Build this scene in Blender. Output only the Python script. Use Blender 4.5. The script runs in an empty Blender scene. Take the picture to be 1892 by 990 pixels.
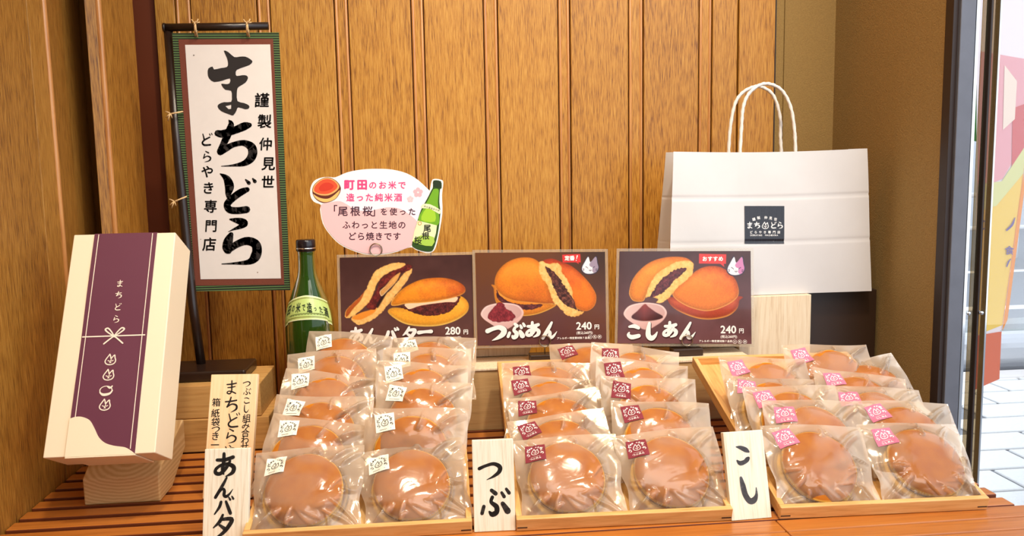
import bpy, bmesh, math, random
import numpy as np
from mathutils import Vector, Matrix
from mathutils.geometry import tessellate_polygon
random.seed(7); RNG = np.random.RandomState(11)
SC = bpy.context.scene; COL = SC.collection
R = math.radians

# ------------------------------------------------------------------ camera
YAW, PITCH, ROLL, FOC = R(5.6), R(6.6), R(1.07), 1500.0
FW = Vector((math.sin(YAW)*math.cos(PITCH), math.cos(YAW)*math.cos(PITCH), -math.sin(PITCH)))
rt = Vector((math.cos(YAW), -math.sin(YAW), 0)); up = rt.cross(FW)
RT = rt*math.cos(ROLL) - up*math.sin(ROLL); UP = rt*math.sin(ROLL) + up*math.cos(ROLL)
cd = bpy.data.cameras.new('camera'); cam = bpy.data.objects.new('camera', cd); COL.objects.link(cam)
cd.sensor_fit = 'HORIZONTAL'; cd.sensor_width = 36; cd.lens = 36*FOC/1892; cd.clip_start = .02; cd.clip_end = 200
m = Matrix((RT, UP, -FW)).transposed().to_4x4(); cam.matrix_world = m
SC.camera = cam

def at(px, py, X=None, Y=None, Z=None):
    d = FW + RT*((px-946)/FOC) - UP*((py-495)/FOC)
    t = X/d.x if X is not None else (Y/d.y if Y is not None else Z/d.z)
    return d*t

# ------------------------------------------------------------------ world, lamps, exposure
w = bpy.data.worlds.new('sky'); SC.world = w; w.use_nodes = True
nt = w.node_tree; nt.nodes.clear()
o = nt.nodes.new('ShaderNodeOutputWorld'); b = nt.nodes.new('ShaderNodeBackground')
sk = nt.nodes.new('ShaderNodeTexSky'); sk.sky_type = 'HOSEK_WILKIE'; sk.turbidity = 6; sk.ground_albedo = .5
sk.sun_direction = Vector((.6, .5, .75)).normalized()
mx = nt.nodes.new('ShaderNodeMixRGB'); mx.inputs[0].default_value = .75; mx.inputs[2].default_value = (.82, .9, 1, 1)
nt.links.new(sk.outputs[0], mx.inputs[1]); nt.links.new(mx.outputs[0], b.inputs[0]); nt.links.new(b.outputs[0], o.inputs[0])
b.inputs[1].default_value = 2.2

def area(name, loc, target, size, power, col, sizey=None):
    l = bpy.data.lights.new(name, 'AREA'); l.energy = power; l.color = col
    l.specular_factor = .35; l.shape = 'RECTANGLE'; l.size = size; l.size_y = sizey or size
    ob = bpy.data.objects.new(name, l); COL.objects.link(ob); ob.location = loc
    ob.rotation_euler = (Vector(target)-Vector(loc)).to_track_quat('-Z', 'Y').to_euler(); return ob
def spot(name, loc, target, power, col, ang, blend=.6, rad=.04):
    l = bpy.data.lights.new(name, 'SPOT'); l.energy = power; l.color = col
    l.spot_size = R(ang); l.spot_blend = blend; l.shadow_soft_size = rad
    ob = bpy.data.objects.new(name, l); COL.objects.link(ob); ob.location = loc
    ob.rotation_euler = (Vector(target)-Vector(loc)).to_track_quat('-Z', 'Y').to_euler(); return ob
WARM = (1.0, .86, .66); NEUT = (1.0, .93, .84)
spot('ceiling_downlight', (.42, .62, 1.26), (.30, 1.45, .1), 62, WARM, 75, .9, .05)
spot('ceiling_downlight', (-.05, .45, 1.26), (.02, 1.15, -.4), 46, WARM, 62, .9, .05)
area('ambient_fill_area', (.30, .1, 1.30), (.25, .8, -.4), 1.3, 17, NEUT, .7)  # this and the next: unseen area lamps added as soft ambient fill
area('ambient_fill_area', (.9, -.6, 1.30), (.6, .8, -.4), 1.2, 14, (1, .95, .88), .6)

SC.view_settings.view_transform = 'Standard'; SC.view_settings.look = 'None'
SC.view_settings.gamma = 1; SC.view_settings.exposure = 0.2; SC.view_settings.use_curve_mapping = False
SC.cycles.max_bounces = 10; SC.cycles.transparent_max_bounces = 24
SC.cycles.caustics_reflective = False; SC.cycles.caustics_refractive = False

# ------------------------------------------------------------------ materials
def lin(c):
    c = np.asarray(c, float)/255.0
    return np.where(c <= .04045, c/12.92, ((c+.055)/1.055)**2.4)
def L4(c): return tuple(lin(c)) + (1,)
def newmat(name):
    m = bpy.data.materials.new(name); m.use_nodes = True; nt = m.node_tree
    return m, nt, nt.nodes['Principled BSDF']
def N(nt, t, **kw):
    n = nt.nodes.new(t)
    for k, v in kw.items():
        if k.startswith('i'): n.inputs[int(k[1:])].default_value = v
        else: setattr(n, k, v)
    return n
def plain(name, c, rough=.5, metal=0, bump=0, bscale=200, var=0, spec=.5):
    m, nt, p = newmat(name); p.inputs['Base Color'].default_value = L4(c)
    p.inputs['Roughness'].default_value = rough; p.inputs['Metallic'].default_value = metal
    p.inputs['Specular IOR Level'].default_value = spec
    if bump or var:
        tc = N(nt, 'ShaderNodeTexCoord'); nz = N(nt, 'ShaderNodeTexNoise'); nz.inputs['Scale'].default_value = bscale; nz.inputs['Detail'].default_value = 4
        nt.links.new(tc.outputs['Object'], nz.inputs['Vector'])
        if bump:
            bp = N(nt, 'ShaderNodeBump'); bp.inputs['Strength'].default_value = bump; bp.inputs['Distance'].default_value = .001
            nt.links.new(nz.outputs[0], bp.inputs['Height']); nt.links.new(bp.outputs[0], p.inputs['Normal'])
        if var:
            mr = N(nt, 'ShaderNodeMixRGB'); mr.blend_type = 'MIX'
            mr.inputs[1].default_value = L4([x*(1-var) for x in c]); mr.inputs[2].default_value = L4([min(255, x*(1+var)) for x in c])
            nt.links.new(nz.outputs[0], mr.inputs[0]); nt.links.new(mr.outputs[0], p.inputs['Base Color'])
    return m
def wood(name, dark, mid, light, axis='Z', fine=420, along=9, ring=38, rough=.45, bump=.25, coat=0, contrast=1.0, pore=.5, rnd=.12):
    """straight grained wood; grain runs along axis"""
    m, nt, p = newmat(name); p.inputs['Roughness'].default_value = rough; p.inputs['Coat Weight'].default_value = coat; p.inputs['Coat Roughness'].default_value = .25
    tc = N(nt, 'ShaderNodeTexCoord'); oi = N(nt, 'ShaderNodeObjectInfo')
    sc = N(nt, 'ShaderNodeVectorMath', operation='SCALE'); sc.inputs['Scale'].default_value = 13.7
    cx = N(nt, 'ShaderNodeCombineXYZ'); nt.links.new(oi.outputs['Random'], cx.inputs[0]); nt.links.new(oi.outputs['Random'], cx.inputs[1]); nt.links.new(oi.outputs['Random'], cx.inputs[2])
    nt.links.new(cx.outputs[0], sc.inputs[0])
    ad = N(nt, 'ShaderNodeVectorMath', operation='ADD'); nt.links.new(tc.outputs['Object'], ad.inputs[0]); nt.links.new(sc.outputs[0], ad.inputs[1])
    def mapped(a, l):
        mp = N(nt, 'ShaderNodeMapping'); s = [a, a, a]; s['XYZ'.index(axis)] = l; mp.inputs['Scale'].default_value = s
        nt.links.new(ad.outputs[0], mp.inputs[0]); return mp
    n1 = N(nt, 'ShaderNodeTexNoise'); n1.inputs['Scale'].default_value = 1; n1.inputs['Detail'].default_value = 5; n1.inputs['Roughness'].default_value = .6
    nt.links.new(mapped(fine, along*2.4).outputs[0], n1.inputs[0])
    n2 = N(nt, 'ShaderNodeTexNoise'); n2.inputs['Scale'].default_value = 1; n2.inputs['Detail'].default_value = 3; n2.inputs['Distortion'].default_value = .4
    nt.links.new(mapped(ring*.30, 1.1).outputs[0], n2.inputs[0])
    mu = N(nt, 'ShaderNodeMath', operation='MULTIPLY'); mu.inputs[1].default_value = 26*math.pi
    nt.links.new(n2.outputs[0], mu.inputs[0]); sn = N(nt, 'ShaderNodeMath', operation='SINE'); nt.links.new(mu.outputs[0], sn.inputs[0])
    n3 = N(nt, 'ShaderNodeTexNoise'); n3.inputs['Scale'].default_value = 1; n3.inputs['Detail'].default_value = 2
    nt.links.new(mapped(12, 2.2).outputs[0], n3.inputs[0])
    a = N(nt, 'ShaderNodeMath', operation='MULTIPLY_ADD'); a.inputs[1].default_value = .06*contrast; a.inputs[2].default_value = .5; nt.links.new(sn.outputs[0], a.inputs[0])
    s1 = N(nt, 'ShaderNodeMath', operation='SUBTRACT'); s1.inputs[1].default_value = .5; nt.links.new(n1.outputs[0], s1.inputs[0])
    b_ = N(nt, 'ShaderNodeMath', operation='MULTIPLY_ADD'); b_.inputs[1].default_value = 1.1*contrast*pore*2; nt.links.new(s1.outputs[0], b_.inputs[0]); nt.links.new(a.outputs[0], b_.inputs[2])
    s3 = N(nt, 'ShaderNodeMath', operation='SUBTRACT'); s3.inputs[1].default_value = .5; nt.links.new(n3.outputs[0], s3.inputs[0])
    c_ = N(nt, 'ShaderNodeMath', operation='MULTIPLY_ADD'); c_.inputs[1].default_value = .30*contrast; nt.links.new(s3.outputs[0], c_.inputs[0]); nt.links.new(b_.outputs[0], c_.inputs[2])
    so = N(nt, 'ShaderNodeMath', operation='SUBTRACT'); so.inputs[1].default_value = .5; nt.links.new(oi.outputs['Random'], so.inputs[0])
    d_ = N(nt, 'ShaderNodeMath', operation='MULTIPLY_ADD'); d_.inputs[1].default_value = rnd; nt.links.new(so.outputs[0], d_.inputs[0]); nt.links.new(c_.outputs[0], d_.inputs[2])
    cr = N(nt, 'ShaderNodeValToRGB'); e = cr.color_ramp.elements
    e[0].position = .12; e[0].color = L4(dark); e[1].position = .85; e[1].color = L4(light); x = e.new(.48); x.color = L4(mid)
    nt.links.new(d_.outputs[0], cr.inputs[0]); nt.links.new(cr.outputs[0], p.inputs['Base Color'])
    bp = N(nt, 'ShaderNodeBump'); bp.inputs['Strength'].default_value = bump; bp.inputs['Distance'].default_value = .0006
    nt.links.new(b_.outputs[0], bp.inputs['Height']); nt.links.new(bp.outputs[0], p.inputs['Normal'])
    return m
def vcol(name, rough=.55, coat=0, emis=0):
    m, nt, p = newmat(name); a = N(nt, 'ShaderNodeVertexColor'); a.layer_name = 'Col'
    nt.links.new(a.outputs[0], p.inputs['Base Color']); p.inputs['Roughness'].default_value = rough; p.inputs['Coat Weight'].default_value = coat; p.inputs['Coat Roughness'].default_value = .08
    return m

M = {}
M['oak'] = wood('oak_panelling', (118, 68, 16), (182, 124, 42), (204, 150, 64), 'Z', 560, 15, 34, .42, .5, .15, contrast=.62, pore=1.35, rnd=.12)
M['oak_left'] = wood('oak_panelling_left_shade', (100, 58, 14), (160, 108, 36), (184, 132, 56), 'Z', 560, 15, 34, .5, .5, .05, contrast=.62, pore=1.35, rnd=.12)  # darker copy of the oak; the left wall's dimness is put into its colour
M['oak_bead'] = wood('oak_bead', (150, 90, 44), (196, 134, 74), (214, 156, 94), 'Z', 420, 7, 34, .35, .2, .3)
M['slat'] = wood('orange_lacquered_slat', (134, 70, 22), (184, 108, 40), (204, 130, 56), 'X', 300, 6, 30, .36, .12, .3, contrast=.6)
M['slatside'] = plain('slat_edge_shade', (112, 50, 20), .5)  # shade of the slat gaps painted into the side faces as darker brown
M['tray'] = wood('tray_pine', (196, 138, 74), (226, 174, 106), (238, 196, 134), 'X', 260, 8, 40, .5, .15, .05)
M['traylong'] = wood('tray_pine_long', (196, 138, 74), (226, 174, 106), (238, 196, 134), 'Y', 260, 8, 40, .5, .15, .05)
M['beam'] = wood('cedar_beam', (160, 112, 56), (196, 148, 84), (210, 166, 102), 'X', 300, 6, 60, .6, .15)
M['riser'] = wood('riser_face', (170, 132, 84), (196, 158, 106), (206, 170, 120), 'X', 500, 8, 20, .6, .1)
M['pale'] = wood('pale_wood', (206, 176, 140), (236, 214, 182), (246, 230, 204), 'Z', 420, 9, 60, .6, .2)
M['plate'] = wood('white_plate_wood', (206, 190, 160), (240, 230, 208), (248, 242, 226), 'Z', 520, 8, 60, .6, .15, rnd=.05)
M['plate_pink'] = wood('pink_plate_wood', (226, 168, 116), (244, 202, 156), (250, 218, 176), 'Z', 300, 5, 80, .6, .1, rnd=.02)
M['black_iron'] = plain('dark_lacquer', (38, 24, 18), .3, 0, .2, 90)
M['paper'] = plain('white_paper', (222, 215, 210), .65, 0, .12, 60, .02)
M['kraft'] = plain('white_bag_paper', (222, 220, 222), .5, 0, .15, 30, .015)
M['rope'] = plain('twisted_paper_cord', (240, 234, 226), .7, 0, .5, 700)
M['twine'] = plain('jute_twine', (214, 178, 128), .9, 0, .8, 900, .2)
M['cream'] = plain('cream_card', (244, 226, 194), .45, 0, .05, 300)
M['olive'] = plain('olive_wallpaper', (154, 124, 72), .85, 0, .9, 420, .12)
M['dark'] = plain('dark_brown_pedestal', (50, 33, 22), .4)
M['black'] = plain('black', (14, 10, 9), .5)
M['wire'] = plain('steel_wire', (176, 160, 140), .25, 1)
M['chrome'] = plain('chrome', (225, 225, 225), .08, 1)
M['greypaint'] = plain('grey_painted_steel', (104, 106, 116), .38, .2, .2, 40, .06)
M['browndark'] = plain('dark_seal', (46, 32, 28), .5)
M['capblack'] = plain('black_screw_cap', (26, 18, 22), .2)
M['print'] = vcol('flat_print', .85)
M['print_gloss'] = vcol('laminated_print', .32, .35)
M['brown_cloth'] = plain('brown_cloth', (112, 54, 36), .8, 0, .4, 900)
M['floor'] = plain('shop_floor', (120, 104, 88), .6, 0, .1, 50, .1)
M['plaster'] = plain('ceiling_plaster', (214, 204, 188), .9)
M['asphalt'] = plain('asphalt', (136, 138, 144), .9, 0, .4, 100, .1)
M['paver'] = plain('pavement_paver', (226, 226, 224), .8, 0, .3, 80, .06)
M['roadline'] = plain('white_road_paint', (240, 240, 240), .7)
M['carpaint'] = plain('silver_car_paint', (196, 198, 202), .25, .4)
M['tyre'] = plain('tyre', (40, 40, 42), .8)
M['leaf'] = plain('leaf_green', (60, 104, 40), .6, 0, 0, 6, .4)
M['facade'] = plain('pale_facade', (206, 208, 212), .9, 0, 0, 1, .05)
# green/black ribbed braid of the sign border
def braid(name, axis):
    m, nt, p = newmat(name); p.inputs['Roughness'].default_value = .75
    tc = N(nt, 'ShaderNodeTexCoord'); wv = N(nt, 'ShaderNodeTexWave', wave_type='BANDS', bands_direction=axis, wave_profile='SIN')
    wv.inputs['Scale'].default_value = 82 if axis == 'Z' else 82; wv.inputs['Distortion'].default_value = .1
    nt.links.new(tc.outputs['Object'], wv.inputs[0]); cr = N(nt, 'ShaderNodeValToRGB')
    cr.color_ramp.elements[0].position = .35; cr.color_ramp.elements[0].color = L4((22, 26, 16)); cr.color_ramp.elements[1].position = .6; cr.color_ramp.elements[1].color = L4((78, 108, 58))
    nt.links.new(wv.outputs[0], cr.inputs[0]); nt.links.new(cr.outputs[0], p.inputs['Base Color'])
    bp = N(nt, 'ShaderNodeBump'); bp.inputs['Strength'].default_value = .6; bp.inputs['Distance'].default_value = .001
    nt.links.new(wv.outputs[0], bp.inputs['Height']); nt.links.new(bp.outputs[0], p.inputs['Normal']); return m
M['braid'] = braid('green_braid', 'Z')
# end grain of the box stand
def endgrain():
    m, nt, p = newmat('pine_block'); p.inputs['Roughness'].default_value = .6
    tc = N(nt, 'ShaderNodeTexCoord'); mp = N(nt, 'ShaderNodeMapping'); mp.inputs['Location'].default_value = (-.040, 0, -.078); mp.inputs['Scale'].default_value = (.8, .10, 1.25)
    nt.links.new(tc.outputs['Object'], mp.inputs[0])
    wv = N(nt, 'ShaderNodeTexWave', wave_type='RINGS', rings_direction='SPHERICAL'); wv.inputs['Scale'].default_value = 58; wv.inputs['Distortion'].default_value = 1.8; wv.inputs['Detail'].default_value = 3; wv.inputs['Detail Scale'].default_value = 2
    nt.links.new(mp.outputs[0], wv.inputs[0]); cr = N(nt, 'ShaderNodeValToRGB')
    cr.color_ramp.elements[0].color = L4((200, 156, 100)); cr.color_ramp.elements[1].color = L4((218, 180, 126))
    nt.links.new(wv.outputs[0], cr.inputs[0]); nt.links.new(cr.outputs[0], p.inputs['Base Color']); return m
M['block'] = endgrain()
# baked pancake: brown face, pale yellow edge (object space: disc radius .0475, z up the face)
def bun():
    m, nt, p = newmat('baked_pancake'); p.inputs['Roughness'].default_value = .75; p.inputs['Specular IOR Level'].default_value = .2
    tc = N(nt, 'ShaderNodeTexCoord'); sp = N(nt, 'ShaderNodeSeparateXYZ'); nt.links.new(tc.outputs['Object'], sp.inputs[0])
    ab = N(nt, 'ShaderNodeMath', operation='ABSOLUTE'); nt.links.new(sp.outputs[2], ab.inputs[0])
    nz = N(nt, 'ShaderNodeTexNoise'); nz.inputs['Scale'].default_value = 60; nz.inputs['Detail'].default_value = 5; nt.links.new(tc.outputs['Object'], nz.inputs[0])
    ma = N(nt, 'ShaderNodeMath', operation='MULTIPLY_ADD'); ma.inputs[1].default_value = .0022; nt.links.new(nz.outputs[0], ma.inputs[0]); nt.links.new(ab.outputs[0], ma.inputs[2])
    mr = N(nt, 'ShaderNodeMapRange'); mr.inputs['From Min'].default_value = .0074; mr.inputs['From Max'].default_value = .0094; nt.links.new(ma.outputs[0], mr.inputs[0])
    n2 = N(nt, 'ShaderNodeTexNoise'); n2.inputs['Scale'].default_value = 900; n2.inputs['Detail'].default_value = 2; nt.links.new(tc.outputs['Object'], n2.inputs[0])
    br = N(nt, 'ShaderNodeMixRGB'); br.inputs[1].default_value = L4((170, 84, 12)); br.inputs[2].default_value = L4((216, 136, 38)); nt.links.new(nz.outputs[0], br.inputs[0])
    b2 = N(nt, 'ShaderNodeMixRGB', blend_type='MULTIPLY'); b2.inputs[0].default_value = .2; nt.links.new(br.outputs[0], b2.inputs[1]); nt.links.new(n2.outputs[0], b2.inputs[2])
    mc = N(nt, 'ShaderNodeMixRGB'); mc.inputs[1].default_value = L4((238, 188, 84)); nt.links.new(mr.outputs[0], mc.inputs[0]); nt.links.new(b2.outputs[0], mc.inputs[2])
    nt.links.new(mc.outputs[0], p.inputs['Base Color'])
    bp = N(nt, 'ShaderNodeBump'); bp.inputs['Strength'].default_value = .06; bp.inputs['Distance'].default_value = .001; nt.links.new(n2.outputs[0], bp.inputs['Height']); nt.links.new(bp.outputs[0], p.inputs['Normal'])
    return m
M['bun'] = bun()
M['bean'] = plain('red_bean_paste', (84, 30, 24), .5, 0, .8, 300)
# frosted film: hazier where it stands away from the cake
def film():
    m = bpy.data.materials.new('frosted_film'); m.use_nodes = True; nt = m.node_tree; nt.nodes.clear()
    out = N(nt, 'ShaderNodeOutputMaterial'); tr = N(nt, 'ShaderNodeBsdfTransparent'); tr.inputs[0].default_value = (1, .96, .885, 1)
    pr = N(nt, 'ShaderNodeBsdfPrincipled'); pr.inputs['Base Color'].default_value = L4((246, 224, 200)); pr.inputs['Specular IOR Level'].default_value = .1; pr.inputs['Roughness'].default_value = .4
    tl = N(nt, 'ShaderNodeBsdfTranslucent'); tl.inputs[0].default_value = L4((246, 222, 194))
    df = N(nt, 'ShaderNodeMixShader'); df.inputs[0].default_value = .4; nt.links.new(pr.outputs[0], df.inputs[1]); nt.links.new(tl.outputs[0], df.inputs[2])
    gl = N(nt, 'ShaderNodeBsdfGlossy'); gl.inputs['Roughness'].default_value = .13; gl.inputs[0].default_value = (1, 1, 1, 1)
    at_ = N(nt, 'ShaderNodeAttribute'); at_.attribute_name = 'gap'
    tc = N(nt, 'ShaderNodeTexCoord'); nz = N(nt, 'ShaderNodeTexNoise'); nz.inputs['Scale'].default_value = 45; nz.inputs['Detail'].default_value = 3; nz.inputs['Distortion'].default_value = .6; nt.links.new(tc.outputs['Object'], nz.inputs[0])
    h = N(nt, 'ShaderNodeMath', operation='MULTIPLY_ADD'); h.inputs[1].default_value = .34; h.inputs[2].default_value = .06; nt.links.new(at_.outputs['Fac'], h.inputs[0])
    m1 = N(nt, 'ShaderNodeMixShader'); nt.links.new(h.outputs[0], m1.inputs[0]); nt.links.new(tr.outputs[0], m1.inputs[1]); nt.links.new(df.outputs[0], m1.inputs[2])
    fr = N(nt, 'ShaderNodeFresnel'); fr.inputs[0].default_value = 1.5
    f2 = N(nt, 'ShaderNodeMath', operation='MULTIPLY'); f2.inputs[1].default_value = .8; nt.links.new(fr.outputs[0], f2.inputs[0])
    m2 = N(nt, 'ShaderNodeMixShader'); nt.links.new(f2.outputs[0], m2.inputs[0]); nt.links.new(m1.outputs[0], m2.inputs[1]); nt.links.new(gl.outputs[0], m2.inputs[2])
    bp = N(nt, 'ShaderNodeBump'); bp.inputs['Strength'].default_value = .22; bp.inputs['Distance'].default_value = .002; nt.links.new(nz.outputs[0], bp.inputs['Height'])
    for s in (gl, pr): nt.links.new(bp.outputs[0], s.inputs['Normal'])
    nt.links.new(bp.outputs[0], fr.inputs['Normal'])
    nt.links.new(m2.outputs[0], out.inputs[0]); return m
M['film'] = film()
def clearfilm(name, haze=.04, rough=.06, tint=(1, 1, 1, 1), ior=1.45):
    m = bpy.data.materials.new(name); m.use_nodes = True; nt = m.node_tree; nt.nodes.clear()
    out = N(nt, 'ShaderNodeOutputMaterial'); tr = N(nt, 'ShaderNodeBsdfTransparent'); tr.inputs[0].default_value = tint
    df = N(nt, 'ShaderNodeBsdfDiffuse'); df.inputs[0].default_value = L4((240, 225, 200)); gl = N(nt, 'ShaderNodeBsdfGlossy'); gl.inputs['Roughness'].default_value = rough
    m1 = N(nt, 'ShaderNodeMixShader'); m1.inputs[0].default_value = haze; nt.links.new(tr.outputs[0], m1.inputs[1]); nt.links.new(df.outputs[0], m1.inputs[2])
    fr = N(nt, 'ShaderNodeFresnel'); fr.inputs[0].default_value = ior
    m2 = N(nt, 'ShaderNodeMixShader'); nt.links.new(fr.outputs[0], m2.inputs[0]); nt.links.new(m1.outputs[0], m2.inputs[1]); nt.links.new(gl.outputs[0], m2.inputs[2])
    nt.links.new(m2.outputs[0], out.inputs[0]); return m
M['laminate'] = clearfilm('laminate_edge', .22, .1)
M['glass'] = clearfilm('door_glass', .02, .01)
mg, ntg, pg = newmat('green_bottle_glass'); pg.inputs['Base Color'].default_value = L4((74, 122, 28)); pg.inputs['Roughness'].default_value = .06
pg.inputs['Transmission Weight'].default_value = .55; pg.inputs['IOR'].default_value = 1.45; M['greenglass'] = mg
pg.inputs['Base Color'].default_value = L4((52, 92, 20))

# ------------------------------------------------------------------ mesh helpers
def link(name, me, mat, parent=None, smooth=False):
    if mat is not None:
        me.materials.clear(); me.materials.append(mat)
    if smooth: me.polygons.foreach_set('use_smooth', [True]*len(me.polygons))
    ob = bpy.data.objects.new(name, me); COL.objects.link(ob)
    if parent: ob.parent = parent
    return ob
def pm(name, verts, faces, mat, parent=None, smooth=False, cols=None):
    me = bpy.data.meshes.new(name); me.from_pydata([tuple(v) for v in verts], [], [tuple(f) for f in faces])
    if cols is not None:
        a = me.color_attributes.new('Col', 'FLOAT_COLOR', 'POINT'); c = np.ones((len(verts), 4), np.float32); c[:, :3] = cols
        a.data.foreach_set('color', c.ravel())
    me.update(); return link(name, me, mat, parent, smooth)
def bm_box(bm, lo, hi, mtx=None):
    r = bmesh.ops.create_cube(bm, size=1); vs = r['verts']; lo, hi = Vector(lo), Vector(hi)
    for v in vs:
        v.co = Vector([lo[i] + (v.co[i]+.5)*(hi[i]-lo[i]) for i in range(3)])
        if mtx is not None: v.co = mtx @ v.co
    return vs
def finish(name, bm, mat, parent=None, bev=0, seg=2, smooth=False):
    if bev: bmesh.ops.bevel(bm, geom=list(bm.edges), offset=bev, segments=seg, affect='EDGES', profile=.5)
    bmesh.ops.recalc_face_normals(bm, faces=list(bm.faces))
    me = bpy.data.meshes.new(name); bm.to_mesh(me); bm.free(); return link(name, me, mat, parent, smooth)
def box(name, lo, hi, mat, parent=None, bev=.001, mtx=None, seg=2):
    bm = bmesh.new(); bm_box(bm, lo, hi, mtx); return finish(name, bm, mat, parent, bev, seg)
def prism(name, poly, lo, hi, axis, mat, parent=None, bev=0, mtx=None):
    """poly 2D extruded along axis"""
    bm = bmesh.new(); ix = [i for i in range(3) if i != axis]
    def mk(p, h):
        c = [0, 0, 0]; c[ix[0]], c[ix[1]], c[axis] = p[0], p[1], h; v = Vector(c)
        return bm.verts.new(mtx @ v if mtx is not None else v)
    a = [mk(p, lo) for p in poly]; b = [mk(p, hi) for p in poly]; n = len(poly)
    bm.faces.new(a); bm.faces.new(b[::-1])
    for i in range(n): bm.faces.new((a[i], b[i], b[(i+1) % n], a[(i+1) % n]))
    return finish(name, bm, mat, parent, bev)
def tube(name, pts, r, mat, parent=None, n=8, twist=0, rr=None, closed=False):
    pts = [Vector(p) for p in pts]; V = []; F = []; prev = None
    for i, p in enumerate(pts):
        t = (pts[min(i+1, len(pts)-1)] - pts[max(i-1, 0)]).normalized()
        if closed: t = (pts[(i+1) % len(pts)] - pts[i-1]).normalized()
        if prev is None: prev = t.orthogonal().normalized()
        prev = (prev - t*prev.dot(t)).normalized(); q = t.cross(prev)
        rad = rr[i] if rr else r
        for k in range(n):
            a = 2*math.pi*k/n; f = 1 + twist*math.cos(2*(a + i*.9)) if twist else 1
            V.append(p + (prev*math.cos(a) + q*math.sin(a))*rad*f)
    m_ = len(pts)
    for i in range(m_ if closed else m_-1):
        j = (i+1) % m_
        for k in range(n): F.append((i*n+k, i*n+(k+1) % n, j*n+(k+1) % n, j*n+k))
    if not closed: F.append(tuple(range(n))[::-1]); F.append(tuple((m_-1)*n+k for k in range(n)))
    return pm(name, V, F, mat, parent, True)
def lathe(name, prof, mat, parent=None, n=48, c=(0, 0, 0)):
    V = []; F = []; c = Vector(c)
    for r_, z in prof:
        for k in range(n): a = 2*math.pi*k/n; V.append(c + Vector((r_*math.cos(a), r_*math.sin(a), z)))
    for i in range(len(prof)-1):
        for k in range(n): F.append((i*n+k, i*n+(k+1) % n, (i+1)*n+(k+1) % n, (i+1)*n+k))
    return pm(name, V, F, mat, parent, True)
def catmull(P, k=6, closed=False):
    P = [np.array(p, float) for p in P]; n = len(P); out = []
    for i in range(n if closed else n-1):
        if closed: a, b, c, d = P[i-1], P[i], P[(i+1) % n], P[(i+2) % n]
        else: a, b, c, d = P[max(i-1, 0)], P[i], P[i+1], P[min(i+2, n-1)]
        for t in np.arange(k)/k:
            out.append(.5*((2*b) + (-a+c)*t + (2*a-5*b+4*c-d)*t*t + (-a+3*b-3*c+d)*t**3))
    if not closed: out.append(P[-1])
    return out
def empty(name, loc=(0, 0, 0), rot=None):
    o = bpy.data.objects.new(name, None); o.empty_display_size = .05; COL.objects.link(o)
    if isinstance(rot, Matrix): o.matrix_world = Matrix.Translation(loc) @ rot.to_4x4()
    else:
        o.location = loc
        if rot is not None: o.rotation_euler = rot
    return o
def tag(o, label, cat, group=None):
    o['label'] = label; o['category'] = cat
    if group: o['group'] = group
    return o
def struct(o, label=None, cat=None):
    o['kind'] = 'structure'
    if label: o['label'] = label
    if cat: o['category'] = cat
    return o
def leanmtx(X, Y, Z, yaw, lean):
    """frame of a thing leaning back: local x right, y up the face, z out of the face"""
    cy, sy = math.cos(yaw), math.sin(yaw); u = Vector((cy, sy, 0)); back = Vector((-sy, cy, 0))
    v = Vector((0, 0, 1))*math.cos(lean) + back*math.sin(lean); n = u.cross(v)
    m = Matrix((u, v, n)).transposed().to_4x4(); m.translation = (X, Y, Z); return m
def thing(name, mtx):
    o = empty(name); o.matrix_world = mtx; return o

# ------------------------------------------------------------------ flat print
STROKES = {
 'あ': [[(20,31,5),(50,31,6),(80,22,6)], [(44,8,5),(46,38,6),(44,68,5),(50,84,3)], [(70,36,4),(58,60,6),(38,82,6),(20,79,6),(20,64,5),(40,50,5),(65,48,6),(86,60,7),(83,80,6),(60,93,2)]],
 'ん': [[(58,6,4),(44,38,6),(16,93,6)], [(16,93,5),(34,64,5),(47,56,5),(54,66,6),(54,84,6),(65,90,6),(78,80,4),(92,58,1)]],
 'バ': [[(36,30,6),(30,55,6),(10,88,3)], [(60,28,5),(73,55,7),(88,86,7)], [(72,8,3),(80,20,5)], [(87,4,3),(95,16,5)]],
 'タ': [[(45,6,4),(35,32,6),(12,56,2)], [(40,24,5),(82,24,7),(74,50,7),(52,78,6),(22,98,2)], [(36,46,4),(62,64,7)]],
 'ー': [[(8,55,8),(50,50,6),(90,48,8)]],
 'つ': [[(8,44,7),(35,33,6),(65,27,7),(88,40,9),(85,60,8),(62,78,5),(36,90,1)]],
 'ぶ': [[(42,14,5),(54,24,6)], [(44,34,5),(40,48,5),(55,62,7),(55,78,7),(42,84,7),(34,76,3)], [(18,60,5),(12,80,5)], [(74,54,6),(88,76,9)], [(72,22,4),(79,34,5)], [(86,12,4),(94,24,5)]],
 'こ': [[(22,26,4),(50,22,7),(76,32,6)], [(26,60,3),(24,74,6),(45,86,8),(84,78,7)]],
 'し': [[(34,6,5),(33,45,8),(38,76,9),(56,90,9),(74,78,6),(84,56,2)]],
 'ま': [[(20,30,5),(50,28,6),(80,22,5)], [(26,50,4),(50,48,5),(74,43,4)], [(50,6,5),(52,45,6),(52,76,5),(40,90,5),(24,84,5),(32,73,4),(54,76,5),(80,88,5)]],
 'ち': [[(14,32,5),(50,29,6),(80,24,5)], [(46,6,5),(38,36,6),(26,62,6)], [(26,62,5),(54,46,5),(80,54,7),(80,76,7),(50,94,1.5)]],
 'ど': [[(28,10,4),(40,48,6)], [(78,32,5),(42,52,6),(28,72,6),(44,88,7),(86,86,6)], [(74,8,3),(80,18,4)], [(88,4,3),(94,14,4)]],
 'ら': [[(38,6,4),(64,20,6)], [(32,30,5),(25,64,6)], [(25,64,4),(54,47,5),(82,60,7),(74,84,6),(36,96,1.5)]],
}
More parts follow.
